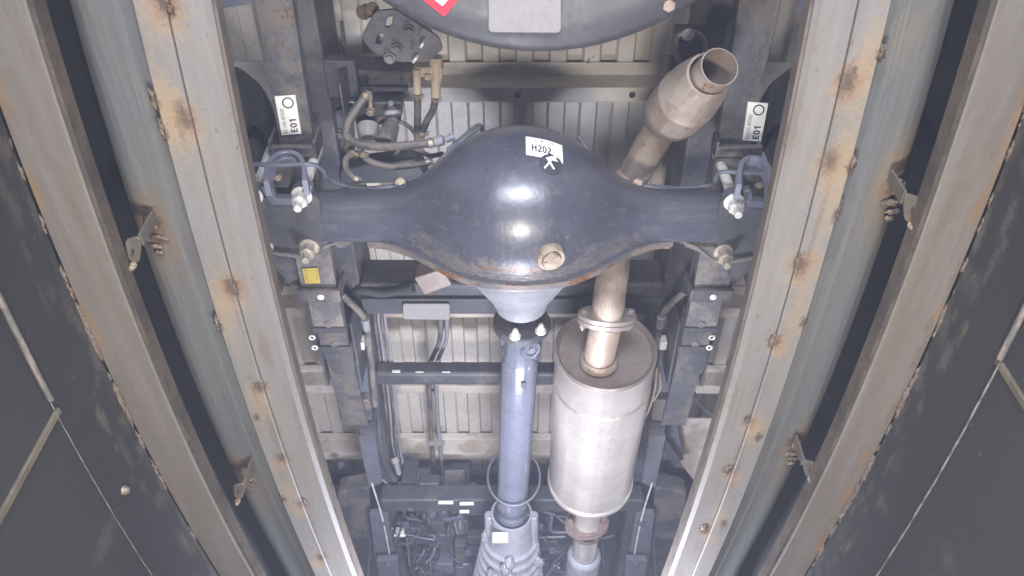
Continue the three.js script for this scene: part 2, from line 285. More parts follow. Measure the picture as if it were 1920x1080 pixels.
  for (const [a, b] of W.patch) gs.push(spot(a, b + 20, 0.825, 0.045, 0.10, [122, 106, 84], 0.6), spot(a, b, 0.825, 0.022, 0.04, RUST, 0.8), spot(a - s * 4, b - 8, 0.825, 0.014, 0.022, [70, 62, 54], 0.85));
  if (s > 0) gs.push(spot(1700, 70, 0.822, 0.025, 0.05, [128, 116, 102], 0.5), spot(1690, 320, 0.825, 0.03, 0.06, [136, 112, 84], 0.6));
  const [gx0, gx1] = mx(0.355, 0.515);
  const greyMap = marked(384, 2048, gx0, gx1, -2.4, 0.2, (x, z, u, v) => {
    const st = fbm(u, v, 40, 4, 5, 2) - 0.5, b = fbm(u, v, 6, 24, 4, 4) - 0.5, f = fbm(u, v, 100, 160, 2, 1) - 0.5;
    return mix3([102, 104, 104], [110, 107, 102], clamp(0.35 + 1.6 * b, 0, 1)).map((q) => q * (1 + 0.16 * st + 0.08 * f));
  }, gs);
  M['grey' + s] = new THREE.MeshPhysicalMaterial({ map: greyMap, roughness: 0.5, metalness: 0.25, bumpMap: M.bed.bumpMap, bumpScale: 0.0004 });
  const arc = []; for (let i = 0; i <= 12; i++) { const a = (i / 12) * Math.PI / 2; arc.push([0.426 + 0.038 * Math.sin(a), 0.863 - 0.038 * Math.cos(a)]); }
  const gp = [[0.3735, 0.810], [0.398, 0.8195], [0.3995, 0.817], [0.4025, 0.817], [0.404, 0.8205], [0.416, 0.8235], ...arc, [0.464, 0.985]].map(([a, b]) => [s * a, b]);
  obj('channel', [bowed(s > 0 ? ribbon(gp, 0.006) : ribbon(gp, -0.006), ZF, ZN)], M['grey' + s], run);
  for (const [a, b] of W.patch) { const p = H(a, b, 0.823); obj('weld', [blob(p, 0.008, 0.004, 0.012, 0.25), blob(p.clone().add(V(-s * 0.004, 0, -0.022)), 0.011, 0.0035, 0.0045, 0.25), blob(p.clone().add(V(s * 0.004, 0.001, -0.036)), 0.009, 0.003, 0.004, 0.25), blob(p.clone().add(V(s * 0.002, 0, -0.046)), 0.006, 0.003, 0.004, 0.25)], M.weld, run); }
  obj('runway_deck', [bar(s * 0.40, s * 1.05, 0.99, 1.012, ZF, ZN, 0.004)], M.black, run);
  // --- outer beam along the top of the pit wall
  const os = [];
  for (let i = 0; i < 70; i++) { const z = rr(-2.2, 0.1); os.push({ x: s * (0.503 - 0.010 * Math.pow(rnd(), 2)) * (1 + BOW(z)), z, rx: rr(0.002, 0.009), rz: rr(0.015, 0.05), c: [[120, 90, 58], [108, 86, 64], [92, 82, 72]][i % 3], a: rr(0.4, 0.9), k: i % 6 }); }
  for (let i = 0; i < 26; i++) os.push({ x: s * rr(0.455, 0.52), z: rr(-1.6, 0.1), rx: rr(0.002, 0.008), rz: rr(0.004, 0.03), c: [92, 82, 72], a: rr(0.2, 0.55), k: i % 6 });
  const [ox0, ox1] = mx(0.42, 0.55);
  const outMap = marked(256, 2048, ox0, ox1, -2.4, 0.2, (x, z, u, v) => {
    const st = fbm(u, v, 14, 5, 4, 3) - 0.5, b = fbm(u, v, 4, 14, 4, 1) - 0.5, f = fbm(u, v, 80, 200, 2, 5) - 0.5;
    return mix3([101, 96, 90], [92, 83, 73], clamp(0.5 + 1.6 * b, 0, 1)).map((q) => q * (1 + 0.14 * st + 0.08 * f));
  }, os);
  M['outer' + s] = new THREE.MeshPhysicalMaterial({ map: outMap, roughness: 0.65, bumpMap: M.bed.bumpMap, bumpScale: 0.0008 });
  const ob = thing('pit_edge_beam', `broad brownish steel bar with a rust eaten outer edge along the ${where} pit wall`, 'steel beam', [0, 0, 0], 'edge bars along the pit walls');
  obj('flat_bar', [bowed([[s * 0.4465, HO + 0.002], [s * 0.4485, HO], [s * 0.503, HO], [s * 0.503, HO + 0.024], [s * 0.4465, HO + 0.024]], ZF, ZN)], M['outer' + s], ob);
  obj('inner_lip', [bowed(rect(s * 0.4415, s * 0.446, HO + 0.004, HO + 0.026), ZF, ZN)], M.grime, ob);
  // rust scale along the outer edge, ragged flakes
  const flakes = [];
  for (let i = 0; i < 95; i++) { const z = rr(-2.0, 0.12), k = Math.pow(rnd(), 1.5); flakes.push(blob(V(s * (0.5045 + rr(-0.001, 0.002)) * (1 + BOW(z)), HO - 0.001 - rr(0, 0.002), z), 0.0012 + 0.0022 * k, 0.0012 + 0.002 * k, 0.004 + 0.016 * k, 0.5)); }
  const fl = obj('rust_scale', flakes, M.scale ??= surface({ base: [104, 92, 80], dust: [84, 72, 60], rust: [140, 100, 62], rustAt: 0.58, dustAt: 0.5, dustAmt: 0.7, var: 0.3, speck: 0.006, size: 0.1, rough: 0.9, bump: 0.001 }), ob); fl.userData.kind = 'stuff';
  // --- slotted tabs between channel and outer beam
  for (const [a, b] of W.bracket) {
    const p = H(a, b, 0.764); p.x -= s * 0.010; const m7 = 0.58;
    const tb = obj('slotted_tab', [flat([[-0.026, 0.034], [0.004, 0.024], [0.012, -0.024], [0.004, -0.031], [-0.006, -0.030], [-0.020, 0.006]].map(([a, b]) => [p.x + s * a * m7, p.z + b * m7]), p.y, 0.005, { round: 0.005, holes: [[[-0.007, 0.006], [0, 0.006], [0.005, -0.018], [-0.001, -0.019]].map(([a, b]) => [p.x + s * a * m7, p.z + b * m7])] }), bar(p.x - s * 0.016, p.x - s * 0.013, p.y + 0.004, p.y + 0.05, p.z + 0.004, p.z + 0.022, 0.001)], M.tab ??= surface({ base: [84, 80, 73], dust: [72, 62, 52], dustAt: 0.5, dustAmt: 0.6, rust: [110, 80, 58], rustAt: 0.66, var: 0.12, size: 0.08, rough: 0.6 }), run);
    obj('bolt', [hexNut(V(p.x + s * 0.003, p.y - 0.0005, p.z - 0.021), V(0, -1, 0), 0.006, 0.004, 0.0042, 0.0018, 0.003)], M.rustyZinc, tb);
  }
  // --- pit wall
  const ws = [];
  for (let i = 0; i < 150; i++) ws.push({ x: rr(-0.2, 0.72), z: rr(-2.0, 0.1), rx: rr(0.0012, 0.0035), rz: rr(0.0012, 0.0035), c: rnd() < 0.7 ? [120, 118, 114] : [30, 30, 30], a: rr(0.3, 0.9), k: i % 6 });
  for (let i = 0; i < 150; i++) { const y = 0.738 - 0.055 * Math.pow(rnd(), 1.8), k = rr(0.5, 1); ws.push({ x: y, z: rr(-2.0, 0.1), rx: rr(0.006, 0.018) * k, rz: rr(0.012, 0.05) * k, c: [[82, 75, 66], [70, 63, 55], [88, 74, 58], [76, 72, 67]][i % 4], a: rr(0.25, 0.7), k: i % 6 }); }
  for (let i = 0; i < 14; i++) ws.push({ x: rr(0, 0.68), z: rr(-1.7, 0.1), rx: rr(0.01, 0.05), rz: rr(0.006, 0.03), c: [92, 88, 82], a: rr(0.15, 0.4), k: i % 6 });
  const wallMap = marked(1024, 1536, -0.5, 0.78, -2.0, 0.1, (x, z, u, v) => { const a = fbm(u, v, 6, 8, 5, 0) - 0.5, f = fbm(u, v, 120, 180, 2, 2) - 0.5; return [34, 34, 33].map((q) => q * (1 + 0.25 * a + 0.12 * f)); }, ws);
  M['wall' + s] = new THREE.MeshPhysicalMaterial({ map: wallMap, roughness: 0.8, bumpMap: M.concrete.bumpMap, bumpScale: 0.0008 });
  const wall = struct(`wall_${where}`, [bowed(rect(s * 0.5055, s * 0.60, -0.8, HO - 0.001), ZF, ZN)], M['wall' + s]);
  obj('upper_lining', [bowed(rect(s * 0.5075, s * 0.53, HO + 0.03, 0.988), ZF, ZN)], M.black, wall);
  // upright strap on the wall, screws
  const wx = (z) => s * 0.5055 * (1 + BOW(z));
  const st = s < 0 ? X(125, 765, -0.525) : X(1858, 672, 0.525);
  obj('strap', [bar(wx(st.z) - s * 0.004, wx(st.z) + s * 0.002, -0.4, st.y - 0.002, st.z - 0.0045, st.z + 0.0045, 0.0012)], M.olive ??= surface({ base: [92, 85, 68], dust: [60, 56, 50], dustAmt: 0.6, var: 0.15, size: 0.2, rough: 0.75 }), wall);
  if (s < 0) { const q = X(237, 919, -0.53); q.x = wx(q.z); obj('screw', [hexNut(q, V(1, 0, 0), 0.008, 0.003, 0.0065)], M.rustyZinc, wall); }
  // conduit on the wall
  const c0 = s < 0 ? X(5, 520, -0.515) : X(1915, 520, 0.515), c1 = s < 0 ? X(118, 750, -0.515) : X(1855, 672, 0.515), c2 = s < 0 ? X(216, 908, -0.515) : X(1700, 940, 0.515), c3 = s < 0 ? X(340, 1075, -0.515) : X(1560, 1078, 0.515);
  const hc = (c0.y + c1.y + c2.y) / 3;
  const cd = thing('wall_conduit', `thin grey pipe clipped along the dark ${where} pit wall`, 'pipe', [0, 0, 0], 'pipes on the pit walls');
  const run2 = (z0, z1, y0, y1, off) => { const q = []; for (let i = 0; i <= 16; i++) { const z = lerp(z0, z1, i / 16); q.push(V(wx(z) - s * off, lerp(y0, y1, i / 16), z)); } return q; };
  obj('pipe', [pipe(run2(0.2, c1.z, c1.y + 0.002, c1.y, 0.006), 0.0035, 40, 12)], M.hose, cd);
  obj('wire', [pipe(run2(c1.z + 0.01, -1.9, c1.y, c1.y - 0.004, 0.004), s < 0 ? 0.0009 : 0.0014, 60, 8)], M.cable ??= surface({ base: [112, 110, 106], dust: [60, 58, 55], dustAt: 0.5, dustAmt: 0.8, var: 0.2, size: 0.1, rough: 0.7 }), cd);
}

// ================================================================ the truck
const truck = thing('cargo_truck', 'underside of a small cargo truck with black rear axle and silver muffler over the pit', 'truck');
const HBED = 1.75;
// --- cargo floor, ribbed sheet
{
  const pitch = 0.077, low = [], n = 22;
  for (let i = -n / 2; i < n / 2; i++) { const x = i * pitch + 0.012; low.push([x, HBED], [x + 0.034, HBED], [x + 0.040, HBED + 0.014], [x + 0.071, HBED + 0.014]); }
  const g = extrudeZ(ribbon(low, 0.004), -2.60, 0.5);
  obj('cargo_floor', [g], M.bed, truck);
}
for (const [i, z] of [-0.20, -0.53, -0.876, -1.218, -1.556, -1.88, -2.214].entries()) {
  const b = HBED - 0.06, prof = [[z + 0.034, HBED - 0.001], [z + 0.034, HBED - 0.005], [z + 0.004, HBED - 0.005], [z, b], [z - 0.036, b], [z - 0.040, HBED - 0.005], [z - 0.068, HBED - 0.005], [z - 0.068, HBED - 0.001]];
  const cm = obj('floor_cross_member', [extrudeX(prof, -0.79, 0.79, 0.003)], i > 3 ? M.bedDirty : M.bed, truck);
  if (i < 6) for (let k = -3; k <= 3; k++) obj('hole_plug', [lath(V(0.012 + k * 0.262, b + 0.0005, z - 0.018), V(0, -1, 0), [[0.0075, 0], [0.0075, 0.002], [0.005, 0.003], [0.0045, 0.001], [0, 0.001]], 16)], M.black, cm);
}
// side gussets of the floor seen outside the frame rails (raised frames with dark slots)
for (const s of [-1, 1]) obj('floor_side_sill', [bar(s * 0.73, s * 0.79, 1.66, 1.745, -2.4, 0.5, 0.004)], M.bedDirty, truck);

// --- frame rails
for (const s of [-1, 1]) {
  const rail = obj('frame_rail', [bar(s * 0.372, s * 0.432, 1.51, 1.67, -3.2, 0.5, 0.006)], M.dark, truck);
  const side = (a) => (s < 0 ? a : 1920 - a);
  const P = (list, h) => pxz(list.map(([a, b]) => [side(a), b]), h);
  // light plates along the rail underneath
  obj('rail_plate', [flat(P([[657, 655], [697, 650], [712, 800], [676, 800]], 1.49), 1.49, 0.012)], M.bluePaint, rail);
  obj('rail_plate', [flat(P([[672, 818], [702, 816], [716, 905], [692, 915]], 1.47), 1.47, 0.02)], M.bluePaint, rail);
  obj('rail_plate', [flat(P([[693, 965], [727, 962], [742, 1050], [706, 1056]], 1.45), 1.45, 0.02)], M.bluePaint, rail);
  obj('rail_plate', [flat(P([[706, 1052], [745, 1050], [752, 1110], [718, 1110]], 1.40), 1.40, 0.02)], M.bluePaint, rail);
  for (const [a, b, h] of [[718, 978, 1.45], [728, 1058, 1.40], [640, 870, 1.62]]) obj('bolt', [hexNut(H(side(a), b, h), V(0, -1, 0), 0.016, 0.008, 0.012)], M.shaft, rail);
  // white-edged web of the front rail seen edge-on
  obj('rail_flange', [pipe([H(side(697), 905, 1.47), H(side(716), 968, 1.45), H(side(738), 1080, 1.42)], 0.003, 20, 6)], M.zinc, rail);
  obj('rail_flange', [pipe([H(side(688), 960, 1.5), H(side(694), 1020, 1.5), H(side(690), 1080, 1.5)], 0.0028, 20, 6)], M.bluePaint, rail);
  // outrigger with rounded end
  obj('outrigger', [flat(P([[634, 753], [692, 752], [697, 790], [640, 790]], 1.46), 1.46, 0.05, { round: 0.012, bevel: 0.003 })], M.darkDusty, rail);
  obj('outrigger', [flat(P([[672, 795], [702, 793], [705, 818], [676, 818]], 1.45), 1.45, 0.06)], M.dark, rail);
  obj('outrigger', [flat(P([[634, 925], [690, 915], [694, 1010], [650, 1010]], 1.5), 1.5, 0.06, { round: 0.02, bevel: 0.004 })], M.darkDusty, rail);
  // rear part: hanger bracket beside the spring
  obj('hanger', [bar(s * 0.372, s * 0.31, 1.50, 1.53, -0.80, -0.72, 0.003), bar(s * 0.33, s * 0.326, 1.42, 1.53, -0.80, -0.73, 0.002)], M.dark, rail);
}
// --- chassis cross members
{
  const mk = (name, y0, y1, h, hgt, m = M.dark, x0 = -0.375, x1 = 0.375) => { const za = H(960, y0, h).z, zb = H(960, y1, h).z; return obj(name, [bar(x0, x1, h, h + hgt, za, zb, 0.012)], m, truck); };
  const big = mk('chassis_cross_member', 532, 586, 1.5, 0.10);
  obj('flange', [bar(-0.37, 0.37, 1.488, 1.499, H(960, 588, 1.49).z, H(960, 560, 1.49).z, 0.002)], M.dark, big);
  const tubeM = mk('chassis_cross_member', 701, 724, 1.5, 0.05, M.dark);
  for (const [a, b] of [[743, 697], [787, 698], [837, 698], [900, 699]]) { const p = H(a, b, 1.51); obj('tab', [bar(p.x - 0.011, p.x + 0.011, p.y - 0.004, p.y + 0.004, p.z - 0.004, p.z + 0.004, 0.001)], M.zinc, tubeM); }
  const rear = obj('chassis_cross_member', [flat(pxz([[622, 140], [632, 134], [772, 138], [772, 163], [625, 166]], 1.55), 1.55, 0.07, { round: 0.004, bevel: 0.003 })], M.darkDusty, truck);
  obj('flange', [flat(pxz([[622, 160], [765, 161], [765, 167], [622, 167]], 1.545), 1.535, 0.012)], M.dark, rear);
  for (const [a, b] of [[642, 150], [708, 150], [755, 150]]) obj('bolt', [hexNut(H(a, b, 1.5495), V(0, -1, 0), 0.010, 0.005)], M.darkDusty, rear);
}
// --- rear axle
const AX = { x: 0.016, y: 1.307, z: -0.945 };
const AXR = [[0, 0.168], [0.04, 0.1645], [0.08, 0.153], [0.115, 0.134], [0.145, 0.111], [0.17, 0.089], [0.2, 0.067], [0.235, 0.052], [0.275, 0.0455], [0.34, 0.0435], [0.7, 0.0435]];
function curveAt(T, d) {                                          // smooth curve through a table
  let i = 0; while (i < T.length - 2 && d > T[i + 1][0]) i++;
  const m = (k) => { if (k <= 0 || k >= T.length - 1) return 0; const a = (T[k][1] - T[k - 1][1]) / (T[k][0] - T[k - 1][0]), b = (T[k + 1][1] - T[k][1]) / (T[k + 1][0] - T[k][0]); return a * b > 0 ? 2 * a * b / (a + b) : 0; };
  const h = T[i + 1][0] - T[i][0], t = clamp((d - T[i][0]) / h, 0, 1), t2 = t * t, t3 = t2 * t;
  return (2 * t3 - 3 * t2 + 1) * T[i][1] + (t3 - 2 * t2 + t) * h * m(i) + (-2 * t3 + 3 * t2) * T[i + 1][1] + (t3 - t2) * h * m(i + 1);
}
const axleR = (x) => curveAt(AXR, Math.abs(x));                   // radius of the housing beside its middle
const RIM = [[0, 0.176], [0.05, 0.172], [0.1, 0.158], [0.14, 0.135], [0.178, 0.104], [0.23, 0.068], [0.29, 0.046], [0.4, 0.044]];
function axlePoint(x, th, off = 0) {
  const r = axleR(x - AX.x), c = Math.cos(th), s = Math.sin(th);
  if (c >= 0) return V(x, AX.y + (r + off) * s, AX.z + (r + off) * c);
  const rim = Math.max(r, curveAt(RIM, Math.abs(x - AX.x)) - 0.004), t = -c, g = s < 0 ? -1 : 1;      // front half flares out to the rim
  const k = Math.min(1, t / 0.7), m = t > 0.7 ? 1 - (t - 0.7) / 0.3 : 1;
  return V(x, AX.y + g * (lerp(r, rim, k * k) * m + off), AX.z - 0.042 * Math.sqrt(k) * (1 - 0.25 * (1 - k)));
}
{
  const nx = 160, nt = 120, P = [], I = [], U = [];
  for (let i = 0; i <= nx; i++) { const x = lerp(-0.62, 0.62, i / nx); for (let j = 0; j <= nt; j++) { const p = axlePoint(x, (j / nt) * 2 * Math.PI); P.push(p.x, p.y, p.z); U.push(i / nx, j / nt); } }
  for (let i = 0; i < nx; i++) for (let j = 0; j < nt; j++) { const a = i * (nt + 1) + j, b = a + nt + 1; I.push(a, b, a + 1, b, b + 1, a + 1); }
  let g = new THREE.BufferGeometry(); g.setAttribute('position', new THREE.Float32BufferAttribute(P, 3)); g.setAttribute('uv', new THREE.Float32BufferAttribute(U, 2)); g.setIndex(I); g.computeVertexNormals();
  // black paint with road dust caught along the rim and rust where the paint has gone
  const dusty = tex(1024, 768, (u, v) => {
    const x = -0.62 + u * 1.24 - AX.x, th = v * 2 * Math.PI;
    const n = fbm(u * 4, v * 4, 6, 4, 5, 1), f = fbm(u * 4, v * 4, 60, 40, 3, 3), q = vn(u * 400, v * 260, 400, 260, 2);
    let c = [72, 73, 82].map((k) => k * (1 + 0.16 * (n - 0.5) + 0.08 * (f - 0.5)));
    const low = sstep(th, 4.02, 4.25) * (1 - sstep(th, 4.5, 5.0)), wide = 1 - sstep(Math.abs(x), 0.16, 0.32);
    c = mix3(c, [118, 107, 97], 0.62 * sstep(low * wide + 0.7 * (n - 0.5) + 1.5 * (f - 0.5), 0.45, 1.15));
    const dr = Math.hypot((x + 0.01) / 0.075, (th - 4.62) / 0.10) + 1.3 * (f - 0.5) + 0.8 * (n - 0.5);
    c = mix3(c, mix3([132, 88, 54], [80, 54, 40], q), 0.85 * (1 - sstep(dr, 0.5, 1.0)));
    c = mix3(c, [104, 98, 94], 0.35 * sstep(fbm(u * 4, v * 4, 9, 9, 5, 4) + 0.4 * (f - 0.5), 0.64, 0.78));
    if (q > 0.93 && f > 0.5) c = mix3(c, [140, 138, 140], 0.6);
    return c;
  });
  M.axleBody = M.axle.clone(); M.axleBody.map = dusty; M.axleBody.roughnessMap = M.axle.roughnessMap.clone(); M.axleBody.roughnessMap.repeat.set(4, 2); M.axleBody.bumpMap = BUMPS[0].clone(); M.axleBody.bumpMap.repeat.set(3, 2); M.axleBody.bumpScale = 0.0009;
  const axle = obj('rear_axle', [g], M.axleBody, truck, true);
  // front rim flange, lens outline
  const up = [], dn = []; for (let i = 0; i <= 60; i++) { const x = lerp(-0.30, 0.30, i / 60), r = curveAt(RIM, Math.abs(x)); up.push([x + AX.x, AX.y + r]); dn.push([x + AX.x, AX.y - r]); }
  const rim = extrudeZ(up.concat(dn.reverse()), AX.z - 0.052, AX.z - 0.040);
  obj('rim_flange', [rim], M.rim ??= surface({ base: [84, 80, 80], dust: [132, 118, 104], dustAt: 0.52, dustAmt: 0.6, rust: [136, 92, 60], rustAt: 0.58, var: 0.15, speck: 0.004, size: 0.25, rough: 0.55 }), axle);
  obj('gasket', [extrudeZ(up.map(([x, y]) => [AX.x + (x - AX.x) * 0.985, AX.y + (y - AX.y) * 0.97]).concat(dn.map(([x, y]) => [AX.x + (x - AX.x) * 0.985, AX.y + (y - AX.y) * 0.97])), AX.z - 0.057, AX.z - 0.0525)], M.rustyZinc, axle);
  // cast nose of the differential with ribs
  const n0 = V(AX.x, AX.y - 0.002, AX.z - 0.058);
  const nose = obj('differential_nose', [lath(n0, V(0.02, -0.015, -1), [[0.160, 0], [0.160, 0.012], [0.145, 0.022], [0.126, 0.05], [0.104, 0.09], [0.078, 0.135], [0.060, 0.165], [0.055, 0.188], [0.050, 0.192], [0, 0.192]], 40)], M.cast, axle);
  for (const a of [-2.2, -1.57, -0.94]) obj('rib', [extrudeX([[-0.03, 0.04], [-0.06, 0.03], [-0.14, 0.006], [-0.15, -0.03], [-0.03, -0.03]], -0.004, 0.004, 0.003).rotateZ(a + Math.PI / 2 + Math.PI).translate(n0.x + Math.cos(a) * 0.075 , n0.y + Math.sin(a) * 0.075, n0.z)], M.cast, axle);
  // filler and drain plugs on the lower face
  const onAxle = (px, py) => { let best = null, bd = 1e9; for (let i = 0; i < 80; i++) for (let j = 0; j < 120; j++) { const p = axlePoint(lerp(-0.2, 0.24, i / 80), lerp(-2.2, 1.6, j / 120)); const zc = -(p.z * CP - p.y * SP) , yc = p.y * CP + p.z * SP; const u = 960 + FOCAL * p.x / zc, v = 540 - FOCAL * yc / zc; const d = (u - px) ** 2 + (v - py) ** 2; if (d < bd && zc < 1.62) { bd = d; best = [p, lerp(-0.2, 0.24, i / 80), lerp(-2.2, 1.6, j / 120)]; } } return best; };
  const nrm = (x, th) => { const e = 1e-3, a = axlePoint(x + e, th).sub(axlePoint(x - e, th)), b = axlePoint(x, th + e).sub(axlePoint(x, th - e)); const n = a.cross(b).normalize(); return n.y * Math.sin(th) + n.z * Math.cos(th) < 0 ? n.negate() : n; };
  const [pp, px_, pt] = onAxle(1034, 482), pn = nrm(px_, pt).add(V(0.1, -0.75, -0.2)).normalize();
  obj('drain_plug', [lath(pp.clone().addScaledVector(pn, -0.03), pn, [[0.027, 0], [0.027, 0.034], [0.025, 0.038], [0.0185, 0.038], [0.0175, 0.034], [0.0165, 0.042], [0, 0.043]], 28)], M.rustyZinc, axle);
  // curved paper label H202, laid on the dome
  const patch = (x0, x1, t0, t1, off, tilt = 0) => {
    const PP = [], UU = [], II = [], n = 14;
    for (let i = 0; i <= n; i++) for (let j = 0; j <= n; j++) { const u = i / n, v = j / n; const p = axlePoint(lerp(x0, x1, u), lerp(t0, t1, v) + tilt * (u - 0.5), off); PP.push(p.x, p.y, p.z); UU.push(u, v); }
    for (let i = 0; i < n; i++) for (let j = 0; j < n; j++) { const a = i * (n + 1) + j, b = a + n + 1; II.push(a, b, a + 1, b, b + 1, a + 1); }
    const q = new THREE.BufferGeometry(); q.setAttribute('position', new THREE.Float32BufferAttribute(PP, 3)); q.setAttribute('uv', new THREE.Float32BufferAttribute(UU, 2)); q.setIndex(II); q.computeVertexNormals(); return q;
  };
  const print = (w, h, draw) => { const c = document.createElement('canvas'); c.width = w; c.height = h; const k = c.getContext('2d'); draw(k, w, h); const t = new THREE.CanvasTexture(c); t.colorSpace = THREE.SRGBColorSpace; return new THREE.MeshPhysicalMaterial({ map: t, roughness: 0.5 }); };
  M.print = print;
  const [, lx, lt] = onAxle(1021, 279), [, , lt2] = onAxle(1021, 262), [, , lt3] = onAxle(1021, 297);
  const lm = print(512, 256, (k, w, h) => {
    k.fillStyle = '#f0ede4'; k.fillRect(0, 0, w, h); k.fillStyle = '#77736c';
    for (let i = 0; i < 60; i++) { if (rnd() < 0.6) k.fillRect(110 + i * 5.5, 22, 1 + rnd() * 3.4, 44); }
    k.fillStyle = '#16161a'; k.font = 'bold 118px sans-serif'; k.textBaseline = 'middle'; k.fillText('H202', 76, 150);
    k.fillStyle = '#66635e'; k.font = 'bold 26px sans-serif'; for (let i = 0; i < 3; i++) for (let j = 0; j < 8; j++) if (rnd() < 0.7) k.fillRect(390 + j * 11, 130 + i * 26, 6, 14);
    k.strokeStyle = '#3b3a38'; k.lineWidth = 4; k.strokeRect(2, 2, w - 4, h - 4);
  });
  const lab = obj('paper_label', [patch(lx - 0.034, lx + 0.034, lt3, lt2, 0.0012, -0.06)], lm, axle, true); lab.userData.label = 'small white paper label printed H202';
  // chalk cross in a stamped ring
  const [kp, kx, kt] = onAxle(1030, 310), kn = nrm(kx, kt);
  obj('stamped_ring', [lath(kp.clone().addScaledVector(kn, -0.001), kn, [[0.021, 0], [0.021, 0.0022], [0.018, 0.0028], [0.0165, 0.0014], [0, 0.0014]], 32)], M.axle, axle);
  const tq = new THREE.Quaternion().setFromUnitVectors(V(0, 0, 1), kn);
  const stroke = (a, b, r) => pipe([V(a[0], a[1], 0.0018).applyQuaternion(tq).add(kp), V(b[0], b[1], 0.0018).applyQuaternion(tq).add(kp)], r, 4, 6);
  obj('chalk_mark', [stroke([0.006, 0.018], [-0.012, -0.012], 0.0019), stroke([-0.008, 0.012], [0.006, -0.010], 0.0019), stroke([-0.002, 0.014], [0.010, 0.016], 0.0018)], new THREE.MeshStandardMaterial({ color: 0xe8e6e0, roughness: 0.9 }), axle);
  // pressed ridges along both tubes
  for (const s of [-1, 1]) obj('pressed_ridge', [pipe([0.36, 0.345, 0.30, 0.26, 0.23, 0.20].map((d, i) => axlePoint(AX.x + s * d, [0.95, 0.62, 0.55, 0.62, 0.75, 0.85][i], 0.0006)), 0.0026, 40, 8)], M.axle, axle);
  // brake pipe on top of the axle
  for (const s of [-1, 1]) {
    const q = (d, th, o) => axlePoint(AX.x + s * d, th, o);
    const pts = s < 0 ? [H(452, 318, 1.27), H(462, 310, 1.265), H(520, 309, 1.265), H(588, 309, 1.27), H(604, 318, 1.29), H(616, 336, 1.33), q(0.33, 0.95, 0.006), q(0.26, 0.95, 0.006), H(765, 346, 1.36), H(800, 325, 1.37), H(835, 290, 1.39), H(868, 262, 1.42), H(900, 240, 1.43)]
      : [H(1470, 328, 1.265), H(1400, 324, 1.265), H(1356, 322, 1.27), H(1344, 328, 1.29), H(1335, 346, 1.33), q(0.33, 0.95, 0.006), q(0.25, 0.95, 0.006), H(1180, 345, 1.36), H(1140, 318, 1.38), H(1108, 288, 1.40), H(1085, 256, 1.43)];
    obj('brake_pipe', [pipe(pts, 0.0042, 120, 8)], M.bluePaint, axle);
    const c = s < 0 ? H(752, 345, 1.345) : H(1194, 347, 1.345);
    const cl = obj('pipe_clip', [bar(c.x - 0.014, c.x + 0.014, c.y - 0.006, c.y + 0.004, c.z - 0.012, c.z + 0.012, 0.003)], M.darkDusty, axle);
    obj('pipe_clip_bolt', [hexNut(c.clone().add(V(0, -0.006, 0.006)), V(0, -0.6, 0.8), 0.014, 0.006, 0.010)], M.rustyZinc, axle);
    // parking brake cable under the tube
    const cb = s < 0 ? [H(450, 462, 1.25), H(540, 478, 1.25), H(575, 480, 1.25), H(610, 462, 1.27), H(650, 448, 1.28), H(720, 443, 1.29), H(762, 455, 1.31)] : [H(1470, 470, 1.25), H(1400, 486, 1.25), H(1345, 490, 1.25), H(1305, 464, 1.27), H(1270, 450, 1.28), H(1215, 447, 1.29)];
    obj('brake_cable', [pipe(cb, 0.0042, 60, 8)], M.hose, axle);
    const bk = s < 0 ? [[612, 428], [655, 425], [656, 458], [638, 466], [614, 452]] : [[1345, 434], [1282, 432], [1284, 462], [1320, 476], [1345, 462]];
    obj('cable_bracket', [flat(pxz(bk, 1.275), 1.275, 0.012)], M.darkDusty, axle);
  }
}
